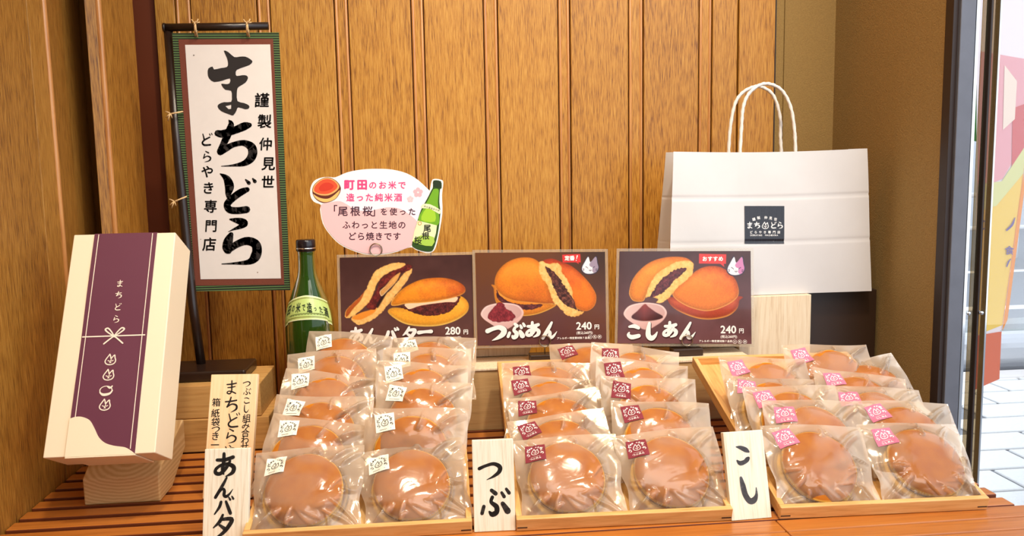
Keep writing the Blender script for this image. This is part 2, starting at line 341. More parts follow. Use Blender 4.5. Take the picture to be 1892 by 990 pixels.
_gc = {}
def glyph(ch, bold=0.0):
    """outline glyph as 2D mesh centred on the em box, height 1"""
    k = (ch, bold)
    if k not in _gc:
        c = bpy.data.curves.new('t', 'FONT'); c.body = ch; c.offset = bold; c.resolution_u = 3; c.fill_mode = 'FRONT'
        o = bpy.data.objects.new('t', c); COL.objects.link(o); bpy.context.view_layer.update()
        me = bpy.data.meshes.new_from_object(o.evaluated_get(bpy.context.evaluated_depsgraph_get()))
        v = np.array([x.co[:2] for x in me.vertices]) if len(me.vertices) else np.zeros((0, 2)); f = [tuple(p.vertices) for p in me.polygons]
        bpy.data.objects.remove(o); bpy.data.curves.remove(c); bpy.data.meshes.remove(me)
        _gc[k] = (v, f)
    return _gc[k]
class Print:
    """flat shapes in local (u right, v up) metres with colours, then mapped onto a surface"""
    def __init__(s): s.V = []; s.F = []; s.C = []; s.k = 0
    def add(s, V, F, col, layer=1):
        s.k = (s.k+1) % 45; layer = layer + s.k*.018; n = len(s.V); c = lin(col)
        for x, y in V: s.V.append((x, y, layer)); s.C.append(c)
        s.F += [tuple(i+n for i in f) for f in F]
    def poly(s, pts, col, layer=1, smooth=0, holes=()):
        if smooth: pts = catmull(pts, smooth, True)
        loops = [[Vector((p[0], p[1], 0)) for p in pts]] + [[Vector((p[0], p[1], 0)) for p in h] for h in holes]
        s.add([(v.x, v.y) for l in loops for v in l], tessellate_polygon(loops), col, layer)
    def rect(s, x0, y0, x1, y1, col, layer=1): s.add([(x0, y0), (x1, y0), (x1, y1), (x0, y1)], [(0, 1, 2, 3)], col, layer)
    def stroke(s, pts, col, layer=1, k=5):
        P = catmull(pts, k) if len(pts) > 2 else [np.array(p, float) for p in pts]; V = []; F = []
        for i, p in enumerate(P):
            t = P[min(i+1, len(P)-1)][:2] - P[max(i-1, 0)][:2]; t = t/(np.hypot(*t)+1e-12); nrm = np.array([-t[1], t[0]])
            V += [p[:2]+nrm*p[2], p[:2]-nrm*p[2]]
            if i: F.append((2*i-2, 2*i-1, 2*i+1, 2*i))
        s.add(V, F, col, layer)
        for p in ([P[0], P[-1]] + P[1:-1:2]):
            if p[2] > 0: s.add([(p[0]+p[2]*math.cos(a), p[1]+p[2]*math.sin(a)) for a in np.arange(8)*math.pi/4], [tuple(range(8))], col, layer)
    def ring(s, x, y, r, wd, col, layer=1, n=24, sq=1):
        a = np.arange(n)*2*math.pi/n
        V = [(x+r*math.cos(t), y+r*sq*math.sin(t)) for t in a] + [(x+(r-wd)*math.cos(t), y+(r-wd)*sq*math.sin(t)) for t in a]
        s.add(V, [(i, (i+1) % n, n+(i+1) % n, n+i) for i in range(n)], col, layer)
    def disc(s, x, y, r, col, layer=1, sq=1, n=20): s.add([(x+r*math.cos(t), y+r*sq*math.sin(t)) for t in np.arange(n)*2*math.pi/n], [tuple(range(n))], col, layer)
    def ch(s, c, x, y, size, col, layer=1, brush=True, bold=.0, fat=1.0, rot=0, sx=1, shear=0):
        """one character centred at x,y"""
        cr, sr = math.cos(rot), math.sin(rot)
        def tf(a, b): a = a*sx + b*shear; return (x + a*cr - b*sr, y + a*sr + b*cr)
        if brush and c in STROKES:
            for st in STROKES[c]:
                s.stroke([(*tf((p[0]-50)/100*size, (50-p[1])/100*size), p[2]/100*size*fat*.9) for p in st], col, layer)
        else:
            v, f = glyph(c)
            for ox, oy in (((0, 0),) if bold <= 0 else ((-bold, 0), (bold, 0), (0, bold), (0, -bold))):
                if not len(v): continue
                cy = .38 if ord(c) > 0x2000 else .35
                cx = .5 if ord(c) > 0x2000 else (v[:, 0].min()+v[:, 0].max())/2
                s.add([tf((a-cx+ox)*size, (b_-cy+oy)*size) for a, b_ in v], f, col, layer)
    def text(s, t, x, y, size, col, layer=1, step=None, **kw):
        """left to right, x = left edge"""
        cx = x
        for c in t:
            if c == ' ': cx += size*.3; continue
            if ord(c) > 0x2000: s.ch(c, cx+(step or size)/2, y, size, col, layer, **kw); cx += step or size
            else:
                v, f = glyph(c); wd = (v[:, 0].max()-v[:, 0].min()+.06)*size*kw.get('sx', 1)
                s.ch(c, cx+wd/2, y, size, col, layer, **kw); cx += wd
        return cx
    def col(s, t, x, y, size, step, col, layer=1, dx=0, **kw):
        for i, c in enumerate(t): s.ch(c, x+dx*i, y-step*i, size, col, layer, **kw)
    def cat(s, x, y, size, col, layer=1, wd=.035):
        P = [(40,4),(47,20),(53,42),(64,28),(80,12),(84,34),(92,60),(82,84),(52,95),(22,88),(8,68),(14,46),(28,24)]
        q = [(x+(a-50)/100*size, y+(50-b)/100*size, wd*size) for a, b in P]
        s.stroke(q + [q[0]], col, layer, 3)
        for a, b, c, d in [(30,58,42,64),(60,64,72,58),(50,72,46,78),(50,72,56,78)]:
            s.stroke([(x+(a-50)/100*size, y+(50-b)/100*size, wd*size*.8), (x+(c-50)/100*size, y+(50-d)/100*size, wd*size*.8)], col, layer)
        s.stroke([(x+.02*size, y+.12*size, wd*size*.7), (x+.05*size, y-.02*size, wd*size*.7), (x-.02*size, y-.18*size, wd*size*.7)], col, layer)
    def build(s, name, mat, fn, parent=None):
        """fn(u, v, h) -> point"""
        return pm(name, [fn(a, b, l) for a, b, l in s.V], s.F, mat, parent, cols=np.array(s.C))
PLANE = lambda off=.0, dz=.00025: (lambda a, b, l: (a, b, off + dz*l))
# ================================================================== SETTING
ZF, ZC, ZT = -1.15, 1.35, -.42
WY = 1.56
def rx(px, Y, py=0): return at(px, py, Y=Y).x
struct(box('floor', (-2.2, -2.6, ZF-.05), (1.25, 1.75, ZF), M['floor'], bev=0), 'shop floor under the table', 'floor')
struct(box('ceiling', (-2.2, -2.6, ZC), (1.25, 1.75, ZC+.05), M['plaster'], bev=0), 'pale shop ceiling', 'ceiling')
struct(box('wall_rear', (-2.2, -2.65, ZF), (1.25, -2.6, ZC), M['plaster'], bev=0), 'plaster wall behind the viewer', 'wall')
struct(box('wall_side', (-2.25, -2.6, ZF), (-2.2, .3, ZC), M['plaster'], bev=0), 'plaster wall far left', 'wall')
struct(box('wall_return', (-2.2, .28, ZF), (-.60, .3, ZC), M['plaster'], bev=0), 'plaster return wall at left', 'wall')

wb = box('wall_back', (-.7, WY+.0145, ZF), (rx(1434, WY), WY+.05, ZC), M['browndark'], bev=0)
wb.data.materials[0] = M['slatside']; struct(wb, 'vertical oak boarding with narrow battens behind the display', 'wall')  # dark brown backing also stands in for shade in the left recess
edges = [(284, 322, 0), (324, 349, 1), (351, 473, 0), (475, 496, 1), (498, 616, 0), (618, 640, 1), (642, 758, 0), (760, 780, 1), (782, 892, 0), (894, 917, 1), (919, 1030, 0),
         (1032, 1051, 1), (1053, 1161, 0), (1163, 1187, 1), (1189, 1292, 0), (1294, 1315, 1), (1317, 1364, 0), (1366, 1434, 0)]
for a, b, k in edges:
    xa, xb = rx(a, WY), rx(b, WY)
    if k == 0:
        o = box('panel_board', (xa+.0006, WY, ZF), (xb-.0006, WY+.016, ZC), M['oak'], wb, .0014, seg=2)
    else:
        o = box('batten', (xa+.0040, WY+.0020, ZF), (xb-.0040, WY+.016, ZC), M['oak'], wb, .001)
        for x in (xa+.0022, xb-.0022): tube('bead_moulding', [(x, WY+.0035, ZF), (x, WY+.0035, ZC)], .0030, M['oak_bead'], wb, 10)

# folded left wall
def wl_poly(name, poly, mat, par, bev=.0012): return prism(name, poly, ZF, ZC, 2, mat, par, bev)
def ratio(px): return rx(px, 1.0)
def onr(px, Y): return (ratio(px)*Y, Y)
P1 = (-.53, 1.228); P2 = onr(153.6, 1.50); P3 = onr(155, 1.345); P4 = onr(182, 1.36); P5 = onr(245, 1.475); P6 = (P5[0]-.03, 1.50)
wl = box('wall_left', (-.62, .3, ZF), (-.60, WY+.03, ZC), M['browndark'], bev=0)
struct(wl, 'folded oak boarding along the left side', 'wall')
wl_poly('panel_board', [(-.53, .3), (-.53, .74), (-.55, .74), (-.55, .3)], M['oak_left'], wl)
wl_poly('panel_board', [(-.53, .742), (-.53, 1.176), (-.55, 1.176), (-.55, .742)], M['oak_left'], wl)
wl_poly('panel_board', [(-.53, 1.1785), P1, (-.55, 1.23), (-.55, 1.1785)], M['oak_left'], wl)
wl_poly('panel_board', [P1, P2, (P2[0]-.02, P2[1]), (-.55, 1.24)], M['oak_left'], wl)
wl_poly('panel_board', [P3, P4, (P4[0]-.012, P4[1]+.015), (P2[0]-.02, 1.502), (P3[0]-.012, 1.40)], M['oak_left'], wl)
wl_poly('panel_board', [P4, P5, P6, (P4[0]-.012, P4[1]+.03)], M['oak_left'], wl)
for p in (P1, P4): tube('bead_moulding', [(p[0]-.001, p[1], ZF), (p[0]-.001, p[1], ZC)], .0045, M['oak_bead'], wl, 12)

# olive wall at right: back piece and right return
XR = .82; YB = XR/ratio(1545)
ob = box('wall_corner', (rx(1436, YB)-.03, YB, ZF), (XR+.010, YB+.04, ZC), M['olive'], bev=0); struct(ob, 'olive wallpapered wall beside the oak boarding', 'wall')
box('corner_bead', (rx(1452, YB-.004)-.001, YB-.004, ZF), (rx(1453.5, YB-.004), YB+.001, ZC), M['olive'], ob, .0005)
box('dark_gap_strip', (rx(1434, WY), WY+.010, ZF), (rx(1434, WY)+.006, YB, ZC), M['browndark'], ob, 0)
YE = XR/ratio(1762)
wr = box('wall_right', (XR, YE, ZF), (XR+.010, YB+.04, ZC), M['olive'], bev=0); struct(wr, 'olive wallpapered wall at right', 'wall')

# door frame: dark seal, grey steel post, chrome strip, tinted door stile, glass
df = empty('door_1'); struct(df, 'grey steel door frame with glazed door at right', 'door')
Yd = YE-.002
def vstrip(name, p0, p1, Y, th, mat, z0=ZF, z1=ZC, par=df, bev=.0006):
    return box(name, (ratio(p0)*Y, Y, z0), (ratio(p1)*Y, Y+th, z1), mat, par, bev)
vstrip('dark_seal', 1763, 1777, Yd-.004, .02, M['browndark'])
vstrip('steel_post', 1777, 1805, Yd-.010, .03, M['greypaint'], bev=.0012)
vstrip('chrome_strip', 1805.5, 1812, Yd-.004, .02, M['chrome'])
M['tint'] = clearfilm('tinted_glass', .03, .02, (.62, .52, .38, 1))
vstrip('tinted_strip', 1818, 1833, Yd+.01, .003, M['tint'])
vstrip('door_stile', 1833, 1837, Yd+.004, .012, M['browndark'])
vstrip('tinted_strip', 1837, 1849, Yd+.01, .003, M['tint'])
vstrip('chrome_edge', 1849, 1853, Yd+.004, .012, M['chrome'])
vstrip('door_glass', 1853, 1990, Yd+.012, .004, M['glass'])
zz = at(1817, 578, Y=Yd).z
for px in (1817, 1842): tube('screw', [(ratio(px)*Yd, Yd+.006, zz), (ratio(px)*Yd, Yd-.001, zz)], .003, M['chrome'], df, 12)

# ------------------------------------------------------------------ street outside
struct(box('pavement', (1.25, -3, ZF-.06), (9, 4.15, ZF-.012), M['asphalt'], bev=0), 'pale pavement bed outside the door', 'pavement')
pav = bpy.data.objects['pavement']; pb = None
for j in range(12):
    for i in range(9):
        x = 1.26 + .42*i + (.21 if j % 2 else 0); y = 1.8 + .20*j
        if y > 4.0 or x/y > .95 or x/y < .62: continue
        if pb is None: pb = box('paving_stone', (0, 0, -.012), (.405, .185, 0), M['paver'], pav, .006); o = pb
        else: o = pb.copy(); COL.objects.link(o)
        o.location = (x, y, ZF)
struct(box('road', (-6, 4.16, ZF-.1), (30, 40, ZF-.04), M['asphalt'], bev=0), 'asphalt road outside', 'road')
struct(box('kerb', (1.0, 4.02, ZF-.06), (12, 4.16, ZF+.01), M['paper'], bev=.01), 'concrete kerb at the road', 'kerb')
for y in (6.2, 8.4): tag(box('road_marking', (2, y, ZF-.04), (12, y+.16, ZF-.036), M['roadline'], None, 0), 'white painted line on the road, %s' % ('nearer' if y < 7 else 'farther'), 'road line')
o = box('barrier_block', (2.95, 4.25, ZF-.04), (5.2, 4.75, ZF+.20), M['carpaint'], None, .09, seg=5); tag(o, 'low rounded pale grey barrier at the roadside outside the door', 'barrier')
o = box('white_post', (3.42, 3.9, ZF-.01), (3.47, 3.95, ZF+.42), M['roadline'], None, .008); tag(o, 'short white post on the pavement outside the door', 'post')
gf = empty('guard_fence', (6.6, 9.6, ZF-.04)); tag(gf, 'white pipe guard fence across the road', 'fence')
for x in np.arange(-.9, 3.5, .42): tube('fence_post', [(x, 0, 0), (x, 0, .85)], .03, M['roadline'], gf, 8)
for z in (.4, .82): tube('rail', [(-1, 0, z), (3.5, 0, z)], .03, M['roadline'], gf, 8)
# banner
bn = empty('banner'); tag(bn, 'pink and yellow shop banner with a purple character outside the door', 'banner')
Yb = 2.3
def cv(px, py): p = at(px, py, Y=Yb); return Vector((p.x, p.y + .15*(p.x-1.7)*0, p.z))
pr = Print()
def bq(pts, col, l=1): pr.poly([(a, -b_) for a, b_ in pts], col, l)
bq([(1806, -60), (1925, -60), (1912, 120), (1888, 330), (1850, 610), (1802, 640)], (250, 236, 238), 0)
bq([(1812, 95), (1900, 110), (1896, 250), (1870, 300), (1852, 330), (1806, 350), (1808, 200)], (240, 166, 172), 1)
bq([(1870, 200), (1898, 190), (1890, 300), (1868, 330)], (216, 90, 90), 2)
bq([(1855, 120), (1878, 150), (1874, 220), (1852, 240)], (252, 226, 206), 2)
bq([(1806, 355), (1850, 350), (1893, 300), (1888, 345), (1852, 600), (1802, 620)], (250, 206, 84), 1)
bq([(1806, 340), (1850, 335), (1893, 270), (1890, 320), (1840, 380), (1806, 390)], (226, 222, 150), 2)
bq([(1893, 300), (1898, 300), (1860, 590), (1850, 612)], (246, 146, 40), 3)
bq([(1802, 620), (1850, 612), (1846, 700), (1800, 720)], (226, 104, 62), 1)
pr.ch('食', 1863, -462, 17, (110, 84, 150), 4, bold=.02); pr.ch('り', 1815, -415, 22, (110, 84, 150), 4, bold=.02)
pr.stroke([(1858, -425, 1.5), (1868, -415, 2), (1873, -402, .8)], (110, 84, 150), 4)
pr.stroke([(1858, -492, 1), (1861, -484, 1.5), (1865, -478, .8)], (110, 84, 150), 4)
pr.build('banner_cloth', M['print'], lambda a, b_, l: cv(a, -b_) - Vector((0, .0012*l, 0)), bn)
tube('banner_pole', [at(1800, -60, Y=Yb), (at(1800, 0, Y=Yb).x, Yb, ZF-.01)], .012, M['chrome'], bn, 10)
# tree and facade across the road
tr = empty('street_tree', (at(1850, 300, Y=9).x, 9, ZF-.04)); tag(tr, 'green street tree across the road', 'tree')
tube('trunk', [(0, 0, 0), (.05, 0, 1.4), (0, .05, 2.6)], .13, M['oak_bead'], tr, 8)
bm = bmesh.new(); bmesh.ops.create_icosphere(bm, subdivisions=4, radius=1)
for v in bm.verts: v.co = Vector((v.co.x*1.0, v.co.y, v.co.z*1.6)) * (1+.22*math.sin(7*v.co.x+3*v.co.z)*math.sin(6*v.co.y)+.12*random.random()) + Vector((0, 0, 3.4))
finish('crown', bm, M['leaf'], tr)
struct(box('building_facade', (4, 14, ZF), (26, 14.4, 5), M['facade'], bev=0), 'pale building across the road', 'building')

# ================================================================== TABLE
tb = empty('display_table', (0, 1.25, ZF)); tag(tb, 'long orange lacquered slatted wooden display table carrying every sweet', 'table')
def tpart(name, lo, hi, mat, bev=.0015):
    o = box(name, lo, hi, mat, None, bev); o.parent = tb; o.matrix_parent_inverse = Matrix.Translation((0, -1.25, -ZF)); return o
XL, XT = -.5285, .713
slat_me = None; y = .9045
while y < 1.55:
    if slat_me is None:
        s = tpart('slat', (XL, y, ZT-.016), (XT, y+.0232, ZT), M['slat']); slat_me = s
    else:
        s = slat_me.copy(); COL.objects.link(s); s.location.y = y-.9045
    y += .0331
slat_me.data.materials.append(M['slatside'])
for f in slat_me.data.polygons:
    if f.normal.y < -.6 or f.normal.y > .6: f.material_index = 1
for (y0, y1) in ((.8715, .9015), (.840, .8695), (.808, .838)):
    xs = [XL, .088, .402, XT+.06]
    for a, b_ in zip(xs[:-1], xs[1:]): tpart('front_board', (a+.0006, y0, ZT-.016), (b_-.0006, y1, ZT), M['slat'])
for x in (-.5, -.1, .3, .66): tpart('cross_rail', (x-.02, .81, ZT-.05), (x+.02, 1.55, ZT-.0165), M['slat'])
tpart('apron', (XL, .806, ZT-.10), (XT+.06, .824, ZT-.0165), M['slat']); tpart('apron', (XL, 1.535, ZT-.10), (XT, 1.55, ZT-.051), M['slat'])
for x in (XL+.03, XT-.03):
    for yy in (.85, 1.50): tpart('leg', (x-.025, yy-.025, ZF), (x+.025, yy+.025, ZT-.051), M['slat'])

# ================================================================== blocks and risers
o = box('wooden_beam', (at(240, 800, Y=1.262).x, 1.262, ZT), (at(497, 772, Y=1.262).x, 1.385, ZT+.0525), M['beam'], bev=.0015, seg=2)
tag(o, 'long squared timber beam on the table behind the gift box, lower of two', 'timber block', 'squared timber beams')
o = box('wooden_beam', (at(250, 700, Y=1.264).x, 1.264, ZT+.053), (at(480, 711, Y=1.264).x, 1.385, ZT+.105), M['beam'], bev=.0015, seg=2)
tag(o, 'squared timber beam carrying the dark sign stand, upper of two', 'timber block', 'squared timber beams')
o = box('riser_shelf', (-.150, 1.302, ZT), (.532, 1.404, -.3195), M['riser'], bev=.001); tag(o, 'long low tan wooden riser behind the trays', 'riser')
box('top_board', (-.151, 1.300, -.3193), (.533, 1.405, -.3155), M['pale'], o, .0006)
YS = 1.383
for a, b_, l in ((878, 976, 'left of the middle poster ring'), (1034, 1120, 'right of the middle poster ring'), (1294, 1362, 'right of the right poster ring')):
    xa, xb = rx(a, YS, 660), rx(b_, YS, 660)
    o = prism('white_block', [(xa, -.3145), (xb, -.3145), (xb+(.006 if b_ == 976 else 0), -.301), (xa-(.004 if a == 1034 else 0), -.301)], YS, YS+.02, 1, M['pale'], None, .001)
    tag(o, 'thin pale wooden strip on the riser, '+l, 'wood strip', 'pale strips on the riser')
Yp = 1.372
o = box('pale_wood_box', (.5375, Yp, ZT), (rx(1498, Yp, 600), Yp+.034, at(1440, 546, Y=Yp).z), M['pale'], bev=.0012)
tag(o, 'pale whitish wooden block standing under the paper bag', 'wood block')
zb = at(1440, 546, Y=Yp).z
o = box('dark_pedestal', (rx(1236, 1.41, 640), 1.408, ZT), (rx(1617, 1.41, 600), 1.535, zb), M['dark'], bev=.0015)
tag(o, 'dark brown pedestal box under the white paper bag', 'pedestal')

# ================================================================== PAPER BAG
Yg = 1.384
bag = empty('paper_bag', (at(1425, 543, Y=Yg).x, 1.43, zb)); tag(bag, 'white paper carrier bag with twisted handles and black square logo', 'bag')
BL, BR = rx(1236, Yg, 540), at(1610, 543, Y=Yg).x
TLc, TRc = at(1244, 281, Y=Yg), at(1602, 275, Y=Yg); zt0 = TLc.z
def bput(o): o.parent = bag; o.matrix_parent_inverse = bag.matrix_basis.inverted(); return o
def bfront(u, v):
    xl = BL + (TLc.x-BL)*v; xr = BR + (TRc.x-BR)*v; x = xl + (xr-xl)*u
    z = zb+.0008 + ((TLc.z+(TRc.z-TLc.z)*u + .0035*math.sin(u*3.1416*1.0)*-1) - zb)*v
    y = Yg + .004*math.sin(math.pi*u)*math.sin(math.pi*v)*-1
    for vc in (.685, .375): y += .0014*math.exp(-((v-vc)/.008)**2)
    for uc in (.345, .62): y -= .0011*math.exp(-((u-uc-.01*v)/.008)**2)*max(0, min(1, (v-.68)*6))
    y += .0016*math.sin(9*u+2*v)*math.sin(5*v+4*u)
    return Vector((x, y, z))
V = []; F = []; nu, nv = 60, 70
for j in range(nv+1):
    for i in range(nu+1): V.append(bfront(i/nu, j/nv))
F = [(j*(nu+1)+i, j*(nu+1)+i+1, (j+1)*(nu+1)+i+1, (j+1)*(nu+1)+i) for j in range(nv) for i in range(nu)]
bput(pm('front_panel', V, F, M['kraft'], None, True))
dep = lambda v: .098-.052*v
def side(u, name):
    V = []; F = []
    for j in range(nv+1):
        v = j/nv; p = bfront(u, v); s = 1 if u < .5 else -1
        for k in range(9):
            t = k/8; fold = (1-abs(2*t-1))*(.020*v+.003) * (1 if v > .25 else v*4)
            V.append(Vector((p.x + s*fold, p.y + dep(v)*t, p.z)))
    F = [(j*9+k, j*9+k+1, (j+1)*9+k+1, (j+1)*9+k) for j in range(nv) for k in range(8)]
    return bput(pm(name, V, F, M['kraft'], None, False))
side(0, 'side_gusset'); side(1, 'side_gusset')
V = [bfront(i/nu, j/nv) + Vector((0, dep(j/nv), 0)) for j in range(nv+1) for i in range(nu+1)]
F = [(j*(nu+1)+i, j*(nu+1)+i+1, (j+1)*(nu+1)+i+1, (j+1)*(nu+1)+i) for j in range(nv) for i in range(nu)]
bput(pm('back_panel', V, F, M['kraft'], None, True))
bput(box('base', (BL+.001, Yg+.001, zb+.0006), (BR-.001, Yg+.096, zb+.0012), M['kraft'], None, 0))
def handle(pts, Y, name):
    P = [at(a, b_, Y=Y) for a, b_ in pts]; P = [Vector(p) for p in catmull(P, 8)]
    P = [P[0]-Vector((0, 0, .03))] + P + [P[-1]-Vector((0, 0, .03))]
    return bput(tube(name, P, .0030, M['rope'], None, 10, .16))
handle([(1367, 285), (1370, 233), (1373, 199), (1383, 174), (1404, 157), (1425, 156), (1446, 169), (1461, 199), (1468, 242), (1470, 285)], Yg+.006, 'handle')
handle([(1346, 285), (1349, 238), (1357, 195), (1370, 173), (1391, 161), (1408, 161), (1429, 177), (1441, 216), (1442, 255), (1444, 285)], Yg+.042, 'handle')
pr = Print(); Wt = (240, 240, 242)
# logo, in photograph crop units (scale 7.07)
def LP(a, b_): return (1330+a/7.07, -(340+b_/7.07))
q = [LP(314, 285), LP(828, 285), LP(836, 776), LP(316, 776)]; pr.poly(q[::-1], (30, 28, 38), 0)
for c, a, b_, r_ in (('謹', 435, 458, .25), ('製', 497, 440, .12), ('仲', 590, 436, -.05), ('見', 652, 443, -.15), ('世', 715, 458, -.25)): pr.ch(c, *LP(a, b_), 6.0, Wt, 1, rot=r_, bold=.03)
for c, a in (('ま', 380), ('ち', 476), ('ど', 684), ('ら', 772)): pr.ch(c, *LP(a, 536), 13.2, Wt, 1, fat=1.35)
pr.cat(*LP(583, 538), 13.5, Wt, 1, .05)
for i, c in enumerate('どらやき専門店'): pr.ch(c, *LP(398+i*60, 626), 5.6, Wt, 1, brush=False, bold=.03)
pr.text('DORAYAKI', *LP(386, 666), 4.4, Wt, 1, bold=.02); pr.text('MACHIDORA', *LP(580, 666), 4.2, Wt, 1, bold=.02)
def onbag(a, b_, l):
    p = at(a, -b_, Y=Yg); u = (p.x-BL)/(BR-BL); v = (p.z-zb)/(zt0-zb); q = bfront(min(1, max(0, u)), v); return Vector((p.x, q.y-.0006-.0003*l, p.z))
# subdivide the backing so that it follows the panel
pr2 = Print()
x0, x1, y0, y1 = 1374.4, 1447.3, 380.3, 449.7
for i in range(16):
    for j in range(16): pr2.rect(x0+(x1-x0)*i/16, -(y0+(y1-y0)*(j+1)/16), x0+(x1-x0)*(i+1)/16, -(y0+(y1-y0)*j/16), (30, 28, 38), 0)
pr.F = pr.F[len(tessellate_polygon([[Vector((*p, 0)) for p in q]])):]
lg = bput(pr2.build('logo_square', M['print_gloss'], onbag)); lg['label'] = 'black square logo label'
t_ = pr.build('logo_lettering', M['print'], onbag); t_.parent = lg; t_.matrix_parent_inverse = lg.matrix_world.inverted()
bpy.context.view_layer.update(); t_.matrix_parent_inverse = lg.matrix_world.inverted()

# ================================================================== HANGING SIGN + STAND
Ys = 1.372
st = empty('sign_stand', (at(372, 690, Y=Ys).x, 1.33, ZT+.105)); tag(st, 'dark lacquered pole stand with crossbar behind the gift box', 'sign stand')
def sput(o, root): o.parent = root; o.matrix_parent_inverse = root.matrix_basis.inverted(); return o
zB = ZT+.105
sput(box('base', (at(300, 690, Y=1.30).x, 1.285, zB+.0005), (at(455, 690, Y=1.29).x, 1.372, zB+.017), M['black_iron'], None, .004, seg=3), st)
Yq = 1.378
pole = [at(372, 672, Y=1.345), at(356, 560, Y=1.352), at(330, 300, Y=1.368), at(311, 56, Y=Yq)]
pole[0].z = zB+.014
sput(tube('pole', pole, .0072, M['black_iron'], None, 14), st)
sput(tube('crossbar', [at(303, 51, Y=Yq-.004), at(496, 48, Y=Yq-.004)], .0062, M['black_iron'], None, 14), st)
sput(tube('bar_end', [at(302, 51, Y=Yq-.004), at(306, 51, Y=Yq-.004)], .0072, M['black_iron'], None, 14), st)
YsF = 1.366
hs = empty('hanging_sign', at(430, 62, Y=YsF)); tag(hs, 'tall hanging sign with bold black brush calligraphy and green striped border', 'sign')
def T(px, py, d=0): return at(px, py, Y=YsF-d)
SQ = dict(tl=(318, 61), tr=(515, 60), br=(536, 536), bl=(351, 538))
def Q(u, v, d=0):
    x = (1-v)*((1-u)*SQ['tl'][0]+u*SQ['tr'][0]) + v*((1-u)*SQ['bl'][0]+u*SQ['br'][0]); y = (1-v)*((1-u)*SQ['tl'][1]+u*SQ['tr'][1]) + v*((1-u)*SQ['bl'][1]+u*SQ['br'][1]); return T(x, y, d)
def slab(name, u0, v0, u1, v1, d, th, mat, root=hs):
    c = [Q(u0, v0, d), Q(u1, v0, d), Q(u1, v1, d), Q(u0, v1, d)]; V = c + [p+Vector((0, th, 0)) for p in c]
    return sput(pm(name, V, [(0, 3, 2, 1), (4, 5, 6, 7), (0, 1, 5, 4), (1, 2, 6, 5), (2, 3, 7, 6), (3, 0, 4, 7)], mat), root)
bu, bv = .062, .027
M['braidh'] = M['braid']
slab('border_strip', 0, 0, bu, 1, 0, .003, M['braid']); slab('border_strip', 1-bu, 0, 1, 1, 0, .003, M['braid'])
slab('border_strip', bu, 0, 1-bu, bv, 0, .003, M['braid']); slab('border_strip', bu, 1-bv*.85, 1-bu, 1, 0, .003, M['braid'])
slab('cloth_ground', bu*.9, bv*.9, 1-bu*.9, 1-bv*.8, .0006, .003, M['brown_cloth'])
slab('paper_panel', .114, .046, .914, .954, .0013, .003, M['paper'])
pr = Print(); K = (34, 28, 26)
def SG(pts): pr.stroke([(a, -b_, w_) for a, b_, w_ in pts], K)
c1 = lambda X, Y_: (280+X/3.807, -(20+Y_/3.807))
ma = [(508,280),(540,290),(582,325),(620,322),(660,322),(695,340),(710,358),(690,380),(650,395),(600,415),(592,440),(600,458),(640,452),(670,456),(678,475),(660,505),(620,530),(605,545),(600,580),(605,635),(650,648),(685,665),(685,685),(660,692),(610,678),(598,700),(575,735),(545,727),(490,705),(465,675),(475,655),(510,642),(560,640),(565,600),(560,562),(520,555),(497,530),(492,512),(520,515),(548,510),(552,475),(500,490),(440,500),(405,475),(395,440),(400,405),(430,392),(440,412),(490,402),(530,395),(538,370),(530,330)]
pr.poly([c1(*p) for p in ma], K, 1, 2, holes=[[c1(*p) for p in [(520,670),(560,660),(560,688),(543,692)]]])
for s in ([(402,246,6),(412,247,7),(435,240,7),(452,233,7.5),(461,231,4.5)], [(423,222,1),(427,230,5.5),(421,248,7),(412,268,6),(406,280,5.5)],
          [(407,281,6),(418,274,6),(432,267,5),(450,264,5.5),(464,271,8),(467,283,8.5),(462,294,7.5),(450,302,5),(430,305.5,2),(409,307,.6)],
          [(407,321,1),(416,327,5),(421,334,7.5),(424,345,8.5),(422,358,5.5),(424,366,4)], [(457,350,4.5),(445,355,6.5),(431,365,6.5),(420,377,6.5),(424,387,6.5),(438,389,6.5),(456,387,6.5)],
          [(454,332,1.5),(460,338,3.5)], [(467,330,1.5),(471,335,3.5)], [(425,405,1.5),(441,408,6),(452,412,6.5),(445,418,4.5),(431.5,423.6,1.8),(422,428,.5)],
          [(427,433,4.5),(422,445,8.5),(419,458,8),(423,464,5)], [(420,463,6),(438,451,6.5),(456,445,7.5),(471,450,8.5),(475,461.5,9),(471,475,9),(459,484,5),(431.5,486.5,2),(410,487.5,.8)]): SG(s)
for c, a, b_, s in (('謹', 484, 185, 28), ('製', 489, 224, 27), ('仲', 491, 266, 25), ('見', 496, 302, 26), ('世', 495, 336, 25), ('ど', 380, 258, 26), ('ら', 382, 289, 22), ('や', 383, 317, 24), ('き', 385, 347, 24), ('専', 389, 381, 25), ('門', 390, 417, 24), ('店', 387, 451, 26)):
    pr.ch(c, a, -b_, s, K, 1, bold=.022, shear=.06, fat=1.1)
pr.disc(358, -102, 1.1, (90, 80, 70)); pr.disc(476, -503, .9, (120, 80, 60)); pr.disc(371, -442, .7, (120, 90, 70))
sput(pr.build('calligraphy', M['print'], lambda a, b_, l: at(a, -b_, Y=YsF-.0017), None), hs)
def twine(name, pts, Y, r=.0012): return sput(tube(name, [at(a, b_, Y=Y+dy) for a, b_, dy in pts], r, M['twine'], None, 6), hs)
